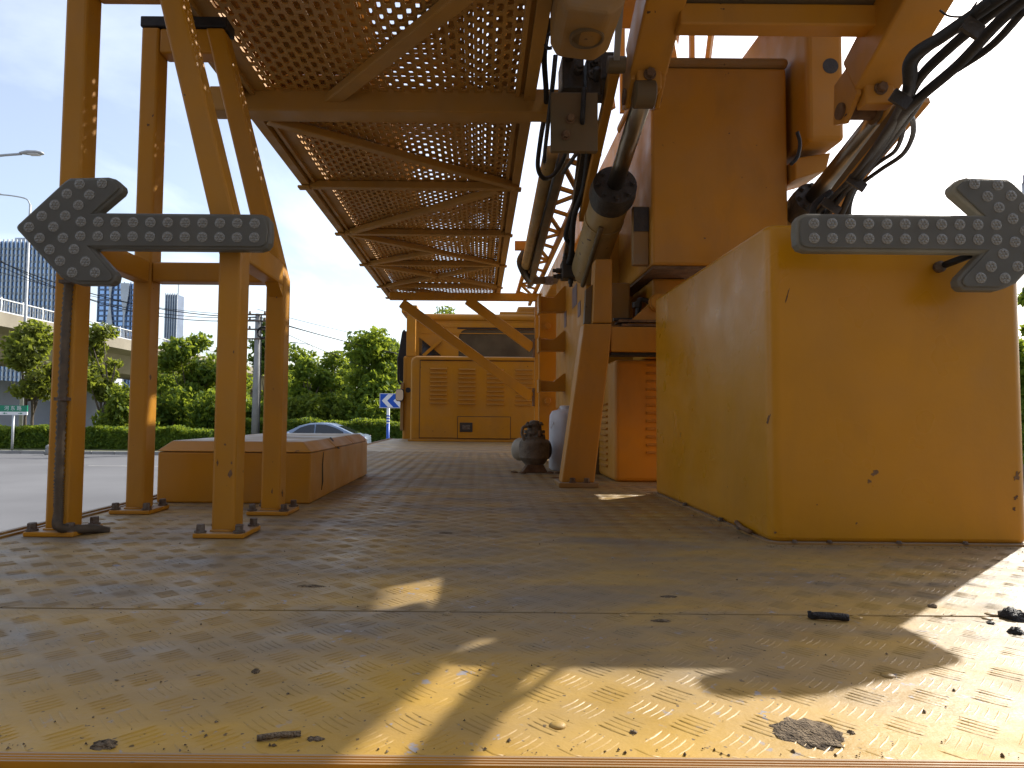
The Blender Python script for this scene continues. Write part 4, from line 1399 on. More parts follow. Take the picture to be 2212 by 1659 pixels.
lump('mud_patch', 'round dried mud patch on the sunlit deck near the rear edge', 1745, 1585, .030, .0035, 'dirt', 3, 1.0, 26)
lump('tar_lump', 'largest shiny black tar lump on the sunlit deck at the right edge', 2190, 1336, .018, .014, 'tar', 4)
lump('tar_lump', 'smaller black tar lump in front of the largest one at the right', 2196, 1368, .010, .008, 'tar', 5)
lump('tar_lump', 'tiny dark crumb left of the black tar lumps in the sun', 2140, 1347, .006, .004, 'tar', 6)
lump('grit_crumb', 'dark crumb near the slanting shadow edge on the right', 2015, 1312, .007, .006, 'dirt', 8)
lump('grit_crumb', 'rusty brown crumb on the shaded deck at lower left', 553, 1452, .005, .004, 'dirt', 9)
lump('grit_crumb', 'dark crumb beside the mud patch towards the left', 1368, 1583, .0035, .003, 'dirt', 10)
lump('grit_crumb', 'dark crumb right of the mud patch on the sunlit plate', 1838, 1584, .0035, .003, 'dirt', 12)
lump('dirt_heap', 'grey clod of dirt at the left rear corner of the deck', 225, 1612, .012, .005, 'dirt', 13, .6, 16)
lump('dirt_heap', 'dark crumbly dirt beside the rear nosing at left', 680, 1598, .008, .003, 'dirt', 14, .5, 14)
lump('leaf_scrap', 'dark leaf scrap just past the plate seam in the middle', 1445, 1290, .016, .003, 'dirt', 15, .35)
lump('leaf_scrap', 'dark leaf scrap in front of the plate seam in the middle', 1428, 1342, .014, .003, 'dirt', 16, .4)
lump('leaf_scrap', 'dark leaf scrap on the shaded deck left of centre', 672, 1267, .022, .003, 'dirt', 17, .4)
lump('leaf_scrap', 'small dark leaf scrap beyond the seam towards the pump', 965, 1152, .020, .003, 'dirt', 18, .5)
lump('oil_spill', 'dark rusty crumbs on the deck in front of the pump', 1200, 1033, .030, .006, 'rusty', 19, .5)
rg = gnd(1790, 1340)
rag = MB().tube(spline([(rg.x - .026, rg.y + .006, .012), (rg.x - .024, rg.y + .004, .006), (rg.x - .012, rg.y, .007), (rg.x + .008, rg.y - .003, .007), (rg.x + .026, rg.y - .006, .006)], 5),
                [.003] * 4 + [.0055] * 17, 9).build('rusted_pin', 'tar', smooth=True)
tag(rag, 'dark hooked rusty pin lying on the shaded deck', 'pin')
tw_ = gnd(600, 1597)
tw = MB().tube(spline([tw_ + Vector((-.018, -.004, .003)), tw_ + Vector((0, 0, .004)), tw_ + Vector((.02, .005, .003))], 5), .0028, 7).build('twig', 'dirt', smooth=True)
tag(tw, 'short dark twig on the deck near the left rear edge', 'twig')

# fine grit over the deck, thicker along the housing, stand feet and rear edge
ng = 900
gx = NR.uniform(-1.1, 1.38, ng)
gy = .61 + NR.rand(ng) ** 1.8 * 3.0
k = NR.rand(ng)
gx = np.where(k < .18, NR.uniform(.68, 1.36, ng), gx)
gy = np.where(k < .18, 1.59 - np.abs(NR.normal(size=ng)) * .03, gy)
gx = np.where((k > .18) & (k < .30), .69 - np.abs(NR.normal(size=ng)) * .03, gx)
gy = np.where((k > .18) & (k < .30), NR.uniform(1.6, 2.6, ng), gy)
gy = np.where((k > .30) & (k < .45), .602 + np.abs(NR.normal(size=ng)) * .008, gy)
ok = ~((gx > .70) & (gy > 1.6) & (gy < 2.67))
gx, gy = gx[ok], gy[ok]
ng = len(gx)
gs = .0007 + .0016 * NR.rand(ng) ** 3
oct_ = np.array([(1, 0, 0), (0, 1, 0), (-1, 0, 0), (0, -1, 0), (0, 0, 1), (0, 0, -.3)], float)
of = np.array([(0, 1, 4), (1, 2, 4), (2, 3, 4), (3, 0, 4), (1, 0, 5), (2, 1, 5), (3, 2, 5), (0, 3, 5)])
V = oct_[None] * gs[:, None, None] * NR.uniform(.6, 1.5, (ng, 6, 1))
V[:, :, 0] += gx[:, None]
V[:, :, 1] += gy[:, None]
V[:, :, 2] += .0008
grit = bignp('grit', V.reshape(-1, 3), (of[None] + (np.arange(ng) * 6)[:, None, None]).reshape(-1, 3), 'dirt', None, False)
tag(grit, 'fine dark grit scattered over the tread plate', kind='stuff')

# ------------------------------------------------------------------ trees, hedges
def crown_mesh(name, centre, lobes, nleaf, size, mat, parent, seed):
    rn = np.random.RandomState(seed)
    lob = np.array(lobes, float)          # x y z rx ry rz
    vol = lob[:, 3] * lob[:, 4] * lob[:, 5]
    idx = rn.choice(len(lob), nleaf, p=vol / vol.sum())
    d = rn.normal(size=(nleaf, 3))
    d /= np.linalg.norm(d, axis=1)[:, None]
    # leaves gather in twiggy clumps
    ncl = max(8, nleaf // 28)
    cd_ = rn.normal(size=(ncl, 3))
    cd_ /= np.linalg.norm(cd_, axis=1)[:, None]
    ci = rn.randint(0, ncl, nleaf)
    cr_ = (0.30 + 0.95 * rn.rand(ncl) ** .8)[ci]
    pos = cd_[ci] * cr_[:, None] + d * (0.16 * rn.rand(nleaf) ** .5)[:, None]
    pos = lob[idx, :3] + pos * lob[idx, 3:6] + np.array(centre)
    a = rn.normal(size=(nleaf, 3))
    a /= np.linalg.norm(a, axis=1)[:, None]
    b = np.cross(a, rn.normal(size=(nleaf, 3)))
    b /= np.linalg.norm(b, axis=1)[:, None]
    s = size * (0.6 + 0.8 * rn.rand(nleaf))[:, None]
    V = np.zeros((nleaf, 4, 3))
    V[:, 0] = pos - a * s
    V[:, 1] = pos + b * s * .45
    V[:, 2] = pos + a * s
    V[:, 3] = pos - b * s * .45
    F = np.arange(nleaf * 4).reshape(-1, 4)
    return bignp(name, V.reshape(-1, 3), F, mat, parent, False)


def tree(name, label, px, Y, top_y, width_px, trunk_frac, mat, seed, nleaf=7000, group='trees behind the road', size=.15, stems=1, base_z=None, lean=0):
    rn = random.Random(seed)
    bz = GZ + .1 if base_z is None else base_z
    p = at(px, 900, Y)
    top = at(px, top_y, Y).z
    Hh = top - bz
    wd = width_px / FOC * Y
    t = thing(name, label, 'tree', (p.x, Y, bz), group)
    lobes = []
    cz0_ = bz + Hh * trunk_frac
    ch = top - cz0_
    nl = 9
    for i in range(nl):
        u = i / (nl - 1)
        rr = wd * .5 * (math.sin(math.pi * min(1, .16 + u * .8)) ** .7)
        for j in range(2 if u < .85 else 1):
            th = rn.uniform(0, 6.28)
            off = rr * rn.uniform(.3, .85)
            R = wd * rn.uniform(.12, .25)
            lobes.append((p.x + off * math.cos(th), Y + off * math.sin(th), cz0_ + ch * (.08 + .82 * u) * rn.uniform(.93, 1.05), R, R, R * rn.uniform(.55, .85)))
    tops = []
    mbt = MB()
    for s in range(stems):
        bx = p.x + (s - (stems - 1) / 2) * .25
        pts = []
        for i in range(7):
            u = i / 6
            pts.append((bx + lean * u + rn.uniform(-.08, .08) * u * 2 + (s - (stems - 1) / 2) * wd * .18 * u, Y + rn.uniform(-.1, .1) * u, bz - .05 + (Hh * .72) * u))
        mbt.tube(spline(pts, 3), [max(.02, .11 * (1 - .75 * k / 18)) * (wd / 5) ** .4 for k in range(19)], 8)
        tops.append(pts)
    mbt.build('trunk', 'bark', t, smooth=True)
    mbl = MB()
    for l in lobes:
        st_ = tops[rn.randrange(len(tops))][rn.choice((2, 3, 4))]
        mid = (Vector(st_) + Vector(l[:3])) / 2 + Vector((0, 0, -.15))
        mbl.tube(spline([st_, mid, l[:3]], 3), [.05, .045, .04, .032, .025, .02, .012], 6)
    mbl.build('limbs', 'bark', t, smooth=True)
    crown_mesh('crown', (0, 0, 0), lobes, nleaf, size, mat, t, seed)
    return t


tree('street_tree', 'thin-stemmed tree with airy crown at the far left beside the road sign', 62, 33, 688, 125, .38, 'leaf_olive', 21, 6500, stems=2)
tree('street_tree', 'airy tree between the two left stand posts in front of the viaduct', 208, 33, 700, 110, .35, 'leaf_olive', 22, 4200, lean=.8)
tree('street_tree', 'dense round-crowned tree right of the second stand post', 412, 36, 728, 150, .10, 'leaf_dark', 23, 11000)
tree('street_tree', 'tall leafy tree just behind the concrete utility pole', 580, 38, 668, 105, .12, 'leaf_dark', 24, 9000)
tree('street_tree', 'bright loose tree between the stand and the big round tree', 668, 34, 770, 110, .18, 'leaf', 25, 7000)
tree('street_tree', 'large round tree left of the truck cab above the car', 800, 36, 708, 190, .14, 'leaf', 26, 14000)
tree('street_tree', 'small tree in the gap behind the large round one', 722, 44, 762, 110, .12, 'leaf_dark', 27, 6000)
tree('street_tree', 'dark tree filling the gap left of the utility pole', 500, 42, 745, 110, .1, 'leaf_dark', 28, 6000)
tree('street_tree', 'tree above the low wall at the right edge of the picture', 2245, 22, 590, 95, .25, 'leaf', 29, 5000)
tree('street_tree', 'distant treetop peeping over the truck cab roof', 965, 50, 655, 120, .3, 'leaf_dark', 30, 5000)
tree('street_tree', 'distant treetop seen through the lattice truss', 1195, 55, 600, 70, .4, 'leaf', 31, 3000)


for i, (px, Y, ty, wp) in enumerate(((345, 46, 770, 120), (455, 48, 760, 120), (622, 47, 742, 120), (760, 48, 735, 130), (850, 50, 740, 120))):
    tree('background_tree', ('leftmost', 'second', 'third', 'fourth', 'rightmost')[i] + ' of five dark trees in the back row behind the verge trees', px, Y, ty, wp, .05, 'leaf_dark', 60 + i, 6000, group='back row of trees')


def shrub(label, px, Y, top_y, wpx, mat, seed, nleaf):
    p = at(px, 900, Y)
    top = at(px, top_y, Y).z
    wd = wpx / FOC * Y
    t = thing('shrub', label, 'shrub', (p.x, Y, GZ + .1), 'shrubs behind the hedge')
    rn = random.Random(seed)
    h = top - GZ - .1
    lobes = [(p.x + rn.uniform(-.35, .35) * wd, Y + rn.uniform(-.3, .3), GZ + .1 + h * rn.uniform(.25, .85), wd * .25, wd * .25, h * .22) for _ in range(9)]
    crown_mesh('foliage', (0, 0, 0), lobes, nleaf, .13, mat, t, seed)
    mb = MB()
    for l in lobes[:6]:
        mb.tube([(p.x, Y, GZ + .05), ((p.x + l[0]) / 2, Y, GZ + h * .3), l[:3]], [.03, .02, .008], 6)
    mb.build('stems', 'bark', t)


shrub('bright yellow-green shrub between the left stand posts above the hedge', 248, 31.5, 832, 95, 'leaf_bright', 41, 3500)
shrub('bright shrub under the loose tree behind the car', 655, 33, 842, 90, 'leaf_bright', 42, 3000)
shrub('green shrub at the foot of the large round tree', 745, 33.5, 850, 120, 'leaf_bright', 43, 3500)
shrub('dark shrub between stand post and utility pole', 530, 34, 850, 90, 'leaf', 44, 3000)
for i, px in enumerate((300, 350, 400, 450, 590, 700, 800, 850)):
    shrub(('first', 'second', 'third', 'fourth', 'fifth', 'sixth', 'seventh', 'eighth')[i] + ' from the left of the low dark shrubs filling in behind the hedge', px, 33 + (i % 3) * .6, 862 - (i % 2) * 14, 105, ('leaf', 'leaf_dark')[i % 2], 70 + i, 2600)
shrub('green shrub against the low wall at the right picture edge', 2225, 19, 690, 70, 'leaf', 45, 2500)


def hedge(label, x0, x1, Y, depth, h, seed, nleaf, mat):
    rn = np.random.RandomState(seed)
    t = thing('hedge', label, 'hedge', ((x0 + x1) / 2, Y, GZ + .1))
    MB().box(x0, x1, Y + .12, Y + depth - .1, GZ + .05, GZ + .1 + h * .86).build('hedge_core', 'leaf_dark', t)
    pos = np.stack([rn.uniform(x0, x1, nleaf), np.zeros(nleaf), np.zeros(nleaf)], 1)
    k = rn.rand(nleaf)
    front = k < .55
    wob = .12 * np.sin(pos[:, 0] * 2.1) + .06 * np.sin(pos[:, 0] * 5.3)
    pos[:, 1] = np.where(front, Y + rn.rand(nleaf) * .22, Y + rn.rand(nleaf) * depth)
    pos[:, 2] = GZ + .1 + np.where(front, rn.rand(nleaf) * h, h * (.82 + .25 * rn.rand(nleaf))) + wob * .6
    a = rn.normal(size=(nleaf, 3))
    a /= np.linalg.norm(a, axis=1)[:, None]
    b = np.cross(a, rn.normal(size=(nleaf, 3)))
    b /= np.linalg.norm(b, axis=1)[:, None]
    s = .07 * (0.6 + 0.8 * rn.rand(nleaf))[:, None]
    V = np.zeros((nleaf, 4, 3))
    V[:, 0], V[:, 1], V[:, 2], V[:, 3] = pos - a * s, pos + b * s * .6, pos + a * s, pos - b * s * .6
    bignp('hedge_leaves', V.reshape(-1, 3), np.arange(nleaf * 4).reshape(-1, 4), mat, t, False)


hedge('low clipped green hedge along the verge at the left', -26, -12.2, 30.0, 1.3, .95, 51, 15000, 'leaf')
hedge('taller dark hedge behind the passing car', -12.1, -2.5, 31.0, 1.4, 1.35, 52, 14000, 'leaf_dark')
# ground cover on the verge near the chevron sign
nb = 5000
pos = np.stack([NR.uniform(-7, 0, nb), NR.uniform(26, 30.5, nb), np.full(nb, GZ + .1)], 1)
MB().box(-8, 4, 25.5, 28.4, GZ - .01, GZ + .10).build('verge_corner', 'soil').__setitem__('kind', 'structure')
V = np.zeros((nb, 3, 3))
hgt = .10 + .12 * NR.rand(nb)
dx = NR.normal(size=(nb, 2)) * .05
V[:, 0] = pos + np.array([-.02, 0, 0])
V[:, 1] = pos + np.array([.02, 0, 0])
V[:, 2] = pos + np.stack([dx[:, 0], dx[:, 1], hgt], 1)
gr = bignp('grass', V.reshape(-1, 3), np.arange(nb * 3).reshape(-1, 3), 'leaf_bright', None, False)
tag(gr, 'rough grass on the verge below the chevron sign', kind='stuff')

# ------------------------------------------------------------------ viaduct
vd = thing('viaduct', 'elevated concrete viaduct with metal railing behind the trees on the left', 'viaduct', (-34, 70, GZ))
VX = -30.5
VZ = 6.35
MB().prism([(VX, 30, VZ), (VX, 30, VZ - .55), (VX - 1.6, 30, VZ - .8), (VX - 3.2, 30, VZ - 2.3), (VX - 8.5, 30, VZ - 2.3), (VX - 10, 30, VZ - .8), (VX - 11.5, 30, VZ - .5), (VX - 11.5, 30, VZ)], (0, 150, 0)).build('girder', 'concrete', vd)
MB().box(VX - .35, VX - .02, 30, 180, VZ + .001, VZ + .35).build('parapet', 'concrete', vd)
for y in (44, 74, 104, 134):
    MB().prism([(VX - 4.2, y, GZ), (VX - 7.6, y, GZ), (VX - 8.4, y, VZ - 2.31), (VX - 3.4, y, VZ - 2.31)], (0, 1.8, 0)).build('pier', 'concrete', vd, bevel=.2)
MB().box(VX - 14, VX - 12, 38, 120, GZ, VZ - 3.2).build('far_wall', 'spandrel', vd)  # dark wall closing the far side under the girder
rail_p = None
for z in (.35, 1.15):
    MB().tube([(VX - .18, 32, VZ + z + .05), (VX - .18, 130, VZ + z + .05)], .06, 6).build('top_rail' if z > 1 else 'bottom_rail', 'galv', vd)
psrc = None
y = 38.0
while y < 95:
    loc = Vector((VX - .18, y, VZ + .35)) - vd.location
    if psrc is None:
        psrc = MB().prism([(-.03, -.06, 0), (.03, -.06, 0), (.05, -.06, .5), (.02, -.06, 1.0), (-.04, -.06, 1.0), (-.02, -.06, .5)], (0, .12, 0)).build('railing_post', 'galv', vd)
        psrc.matrix_parent_inverse = Matrix.Identity(4)
        psrc.location = loc
    else:
        child_copy(psrc, vd, loc)
    y += 2.0
mbp = MB()
y = 38.0
while y < 95:
    mbp.box(VX - .19, VX - .17, y - .012, y + .012, VZ + .40, VZ + 1.2)
    y += .25
mbp.build('balusters', 'galv', vd)['kind'] = 'stuff'

# ------------------------------------------------------------------ towers
def tower(label, xa, xb, ytop, Y, depth, nf, nm, mat, fin='facade'):
    a = at(xa, ytop, Y)
    b = at(xb, ytop, Y)
    t = thing('office_tower', label, 'building', ((a.x + b.x) / 2, Y, GZ))
    MB().box(a.x, b.x, Y, Y + depth, GZ, a.z).build('tower_core', mat, t)
    fh = (a.z - 2) / nf
    fs_ = None
    for i in range(nf):
        loc = Vector(((a.x + b.x) / 2, Y, 1 + i * fh)) - t.location
        if fs_ is None:
            fs_ = MB().box(-(b.x - a.x) / 2, (b.x - a.x) / 2, -.22, -.02, 0, fh * .34).build('floor_band', 'spandrel', t)
            fs_.matrix_parent_inverse = Matrix.Identity(4)
            fs_.location = loc
        else:
            child_copy(fs_, t, loc)
    ms_ = None
    for i in range(nm + 1):
        loc = Vector((a.x + (b.x - a.x) * i / nm, Y, GZ)) - t.location
        if ms_ is None:
            ms_ = MB().box(-.22, .22, -.7, -.23, 3, a.z - GZ + .6).build('mullion', fin, t)
            ms_.matrix_parent_inverse = Matrix.Identity(4)
            ms_.location = loc
        else:
            child_copy(ms_, t, loc)
    return t, a, b


t1, a1_, b1_ = tower('blue glass office tower with pale vertical fins at the far left', -70, 128, 520, 260, 12, 26, 22, 'curtain')
MB().box(b1_.x - 22, b1_.x - 8, 266, 280, a1_.z - 1, a1_.z + 3).build('plant_room', 'facade', t1)
t2, a2_, b2_ = tower('dark blue tower with pale wavy fins between the left stand posts', 214, 298, 612, 330, 12, 24, 6, 'curtain', 'spandrel')
for u in (.33, .70):
    x = a2_.x + (b2_.x - a2_.x) * u
    mbw = []
    zt = a2_.z
    pts = []
    for i in range(13):
        z = GZ + 2 + (zt - GZ - 2) * i / 12
        pts.append((x - 1.2 - 1.0 * math.sin(i * .9 + u * 5), 328.6, z))
    for i in range(12, -1, -1):
        z = GZ + 2 + (zt - GZ - 2) * i / 12
        pts.append((x + 1.2 + 1.0 * math.sin(i * .9 + u * 5), 328.6, z))
    MB().prism(pts, (0, .5, 0)).build('wavy_fin', 'facade', t2)
t3, a3_, b3_ = tower('slim pale high-rise right of the second stand post', 359, 384, 636, 360, 8, 26, 5, 'spandrel')
MB().tube([(b3_.x - 2, 365, b3_.z), (b3_.x - 2, 365, b3_.z + 14)], .3, 6).build('antenna', 'facade', t3)
MB().box(b3_.x - 3, b3_.x + 3.5, 361, 378, GZ, b3_.z - 60).build('podium', 'facade', t3)
t4, a4_, b4_ = tower('low pale block beside the dark blue tower', 198, 216, 726, 300, 20, 10, 3, 'facade')

# building and wall at the right edge
rb = thing('roadside_building', 'grey-blue building at the extreme right edge of the picture', 'building', (27, 30, GZ))
p = at(2207, 400, 30)
zt = at(2192, 395, 30).z
MB().prism([(p.x, 30, GZ), (p.x + 12, 30, GZ), (p.x + 20, 40, GZ), (p.x * 4 / 3 + .2, 40, GZ)], (0, 0, zt - GZ)).build('wall', 'facade', rb)
MB().prism([(p.x - .1, 29.8, zt + .001), (p.x + 12, 29.8, zt + .001), (p.x + 20, 40.2, zt + .001), (p.x * 4 / 3 + .1, 40.2, zt + .001)], (0, 0, .3)).build('roof_edge', 'spandrel', rb)
for i in range(3):
    z = at(2200, 470 + 70 * i, 29.9).z
    wv = MB().box(p.x + .25, p.x + 1.6, 29.93, 29.99, z - .5, z + .5).build('window', 'curtain', rb)
    MB().box(p.x + .15, p.x + 1.7, 29.85, 29.99, z - .6, z - .51).build('sill', 'facade', rb)
rw = thing('low_wall', 'brown roadside wall below the shrub at the right picture edge', 'wall', (20, 20, GZ))
MB().box(at(2196, 800, 20).x, 30, 20, 20.3, GZ, at(2200, 745, 20).z).build('wall_face', 'concrete', rw)
MB().box(at(2194, 800, 20).x, 30, 19.95, 20.35, at(2200, 745, 20).z + .001, at(2200, 735, 20).z).build('coping', 'kerb', rw)

# ------------------------------------------------------------------ street lamps, pole, wires
def lamp(label, px, Y, ytop, head_px, side, base=GZ):
    top = at(px, ytop, Y)
    L_ = head_px / FOC * Y
    t = thing('street_lamp', label, 'street lamp', (top.x, Y, base), 'street lamps')
    MB().tube([(top.x, Y, base), (top.x, Y, top.z - .4)], [.11, .06], 10).build('pole', 'galv', t, smooth=True)
    arm = spline([(top.x, Y, top.z - .4), (top.x - side * .25, Y, top.z - .05), (top.x - side * 1.0, Y, top.z + .12), (top.x - side * 1.8, Y, top.z + .2)], 6)
    MB().tube(arm, .04, 8).build('arm', 'galv', t, smooth=True)
    hx = top.x - side * 1.75
    hz = top.z + .22
    V, Fc = [], []
    n = 10
    st_ = [(0, .05, .04), (.12, .09, .06), (.4, .15, .09), (.75, .16, .08), (.95, .10, .05), (1, .03, .02)]
    for u, wd, ht in st_:
        for k in range(n):
            th = 2 * math.pi * k / n
            V.append((hx - side * u * L_, Y + wd * math.cos(th), hz + ht * (math.sin(th) if math.sin(th) > 0 else .45 * math.sin(th))))
    for i in range(len(st_) - 1):
        for k in range(n):
            k2 = (k + 1) % n
            Fc.append((i * n + k, i * n + k2, (i + 1) * n + k2, (i + 1) * n + k))
    Fc += [tuple(range(n)), tuple((len(st_) - 1) * n + k for k in range(n))]
    newobj('lamp_head', V, Fc, 'galv', t, smooth=True)
    MB().box(hx - side * L_ * .82 if side > 0 else hx + L_ * .4, hx - side * L_ * .4 if side > 0 else hx + L_ * .82, Y - .1, Y + .1, hz - .05, hz - .03).build('lamp_lens', 'signwhite', t)
    return t


lamp('large street lamp head reaching in from the left at the top', -80, 20, 345, 52, -1)
lamp('street lamp on a tall pole behind the left arrow sign', 66, 38, 428, 34, 1)
lamp('far small street lamp left of the large round tree', 677, 75, 745, 18, 1)
lamp('far tiny street lamp over the treetops near the large round tree', 713, 110, 772, 12, 1)

up = thing('utility_pole', 'grey concrete utility pole with a coil of cable between two stand posts', 'utility pole', (at(552, 900, 31).x, 31, GZ))
ux = up.location.x
utop = at(552, 678, 31).z
MB().tube([(ux, 31, GZ), (ux, 31, utop)], [.19, .12], 14).build('pole', 'polecrete', up, smooth=True)
for dz in (-.05, -.35, -.75, -1.2):
    MB().bar((ux - .45, 30.9, utop + dz), (ux + .45, 30.9, utop + dz), .07, .07).build('cross_arm', 'bolt', up)
for dz in (-.02, -.32, -.72):
    for dx in (-.35, .35):
        MB().lathe((ux + dx, 30.9, utop + dz), (0, 0, 1), [(0, .04), (.05, .06), (.08, .04), (.11, .05), (.14, .02)], 8).build('insulator', 'bolt', up)
cc = at(568, 718, 30.85)
for rr, dy in ((.26, 0), (.235, .05), (.28, .06), (.25, .09)):
    MB().tube([(cc.x + rr * math.cos(i * .2618), 30.8 + dy, cc.z + rr * math.sin(i * .2618)) for i in range(25)], .022, 6, False).build('cable_coil', 'rubber', up, smooth=True)
MB().tube([(ux + .2, 30.85, utop - .1), (ux + .23, 30.85, GZ + 3), (ux + .22, 30.85, GZ + .3)], .035, 6).build('riser_cable', 'rubber', up)


def wire(label, a, b, sag, r=.016):
    p0, p1 = at(*a), at(*b)
    pts = []
    for i in range(25):
        u = i / 24
        q = p0.lerp(p1, u)
        q.z -= sag * 4 * u * (1 - u)
        pts.append(q)
    o = MB().tube(pts, r, 5).build('overhead_wire', 'rubber', smooth=True)
    tag(o, label, 'wire', 'overhead wires')


ww = [((-40, 548, 30), (556, 686, 30.9), .7, .022), ((-40, 556, 30.1), (556, 684, 30.95), .9, .016), ((-40, 540, 30.2), (556, 690, 31.0), 1.1, .02), ((-40, 575, 29.9), (556, 681, 31.05), .5, .012)]
for i, (a, b, s, r) in enumerate(ww):
    wire(('thickest', 'second', 'third, most sagging', 'thinnest') [i] + ' overhead wire running from the left to the utility pole', a, b, s, r)
ww = [((556, 683, 30.9), (1010, 790, 38), .25, .02), ((556, 686, 30.95), (1010, 800, 38.2), .1, .022), ((556, 668, 31), (1010, 765, 40), .2, .012), ((556, 690, 31.1), (1010, 850, 38.5), .5, .014)]
for i, (a, b, s, r) in enumerate(ww):
    wire(('upper of the two thick', 'lower of the two thick', 'topmost thin', 'lowest thin')[i] + ' wires leaving the utility pole towards the cab', a, b, s, r)
ww = [((1700, 372, 45), (2420, 408, 45), .1, .014), ((1700, 384, 45), (2420, 422, 45), .1, .014), ((1700, 408, 45), (2420, 448, 45), .1, .014)]
for i, (a, b, s, r) in enumerate(ww):
    wire(('uppermost', 'middle', 'lowest')[i] + ' of three thin wires in the white sky above the right arrow', a, b, s, r)


# ------------------------------------------------------------------ road signs
def text_mesh(body, size, loc, mat, parent, name, sx=1.0):
    cu = bpy.data.curves.new('text', 'FONT')
    cu.body = body
    cu.size = size
    cu.align_x = 'CENTER'
    cu.align_y = 'CENTER'
    cu.resolution_u = 3
    to = bpy.data.objects.new('text', cu)
    C.objects.link(to)
    dg = bpy.context.evaluated_depsgraph_get()
    dg.update()
    me = bpy.data.meshes.new_from_object(to.evaluated_get(dg))
    bpy.data.objects.remove(to)
    V = [(loc[0] + v.co.x * sx, loc[1], loc[2] + v.co.y) for v in me.vertices]
    Fc = [tuple(p.vertices) for p in me.polygons]
    return newobj(name, V, Fc, mat, parent)


SYY = 28.6
ss = thing('street_name_sign', 'green and white street name sign on a thin grey post at the far left', 'sign', (at(29, 900, SYY).x, SYY, GZ + .1))
g0, g1 = at(-2, 889, SYY), at(60, 876, SYY)
w0 = at(-2, 896, SYY)
MB().box(g0.x, g1.x, SYY - .03, SYY + .03, g0.z, g1.z).build('green_panel', 'signgreen', ss)
MB().box(g0.x, g1.x, SYY - .03, SYY + .03, w0.z, g0.z - .002).build('white_panel', 'signwhite', ss)
text_mesh('河 东 路', (g1.z - g0.z) * .78, ((g0.x + g1.x) / 2, SYY - .034, (g0.z + g1.z) / 2), 'signwhite', ss, 'lettering')
zc = (w0.z + g0.z) / 2
for xx, s in ((g0.x + .28, -1), (g1.x - .28, 1)):
    MB().prism([(xx + s * .1, SYY - .034, zc), (xx, SYY - .034, zc + .04), (xx, SYY - .034, zc - .04)], (0, .003, 0)).build('arrow_mark', 'signgreen', ss)
    MB().box(xx - .1 if s > 0 else xx + .001, xx - .001 if s > 0 else xx + .1, SYY - .034, SYY - .031, zc - .012, zc + .012).build('arrow_mark', 'signgreen', ss)
MB().tube([(ss.location.x, SYY, GZ + .05), (ss.location.x, SYY, w0.z)], .05, 10).build('post', 'galv', ss, smooth=True)

CHY = 24.0
cs_ = thing('chevron_sign', 'blue and white chevron road sign on a striped post left of the cab', 'sign', (at(838, 900, CHY).x, CHY, GZ))
h0, h1 = at(821, 880, CHY), at(896, 851.5, CHY)
MB().box(h0.x - .02, h1.x + .02, CHY, CHY + .03, h0.z - .02, h1.z + .02).build('white_border', 'signwhite', cs_)
MB().box(h0.x, h1.x, CHY - .006, CHY - .001, h0.z, h1.z).build('blue_panel', 'signblue', cs_)
hh_ = h1.z - h0.z
for i in range(3):
    x = h0.x + .06 + i * hh_ * .86
    zc = (h0.z + h1.z) / 2
    pts = [(x, zc), (x + hh_ * .46, h1.z - .01), (x + hh_ * .86, h1.z - .01), (x + hh_ * .40, zc), (x + hh_ * .86, h0.z + .01), (x + hh_ * .46, h0.z + .01)]
    pts = [(min(a, h1.x - .005), b) for a, b in pts]
    MB().prism([(a, CHY - .011, b) for a, b in pts], (0, .004, 0)).build('chevron', 'signwhite', cs_)
cx = at(838, 900, CHY).x
MB().tube([(cx, CHY + .06, GZ), (cx, CHY + .06, h1.z)], .055, 12).build('post', 'signwhite', cs_, smooth=True)
z0 = at(838, 915, CHY).z
MB().tube([(cx, CHY + .06, GZ + .05), (cx, CHY + .06, z0)], .057, 12).build('blue_band', 'signblue', cs_, smooth=True)
for py in (898, 904, 910):
    z = at(838, py, CHY).z
    MB().tube([(cx, CHY + .06, z - .03), (cx, CHY + .06, z + .02)], .057, 12).build('blue_band', 'signblue', cs_, smooth=True)

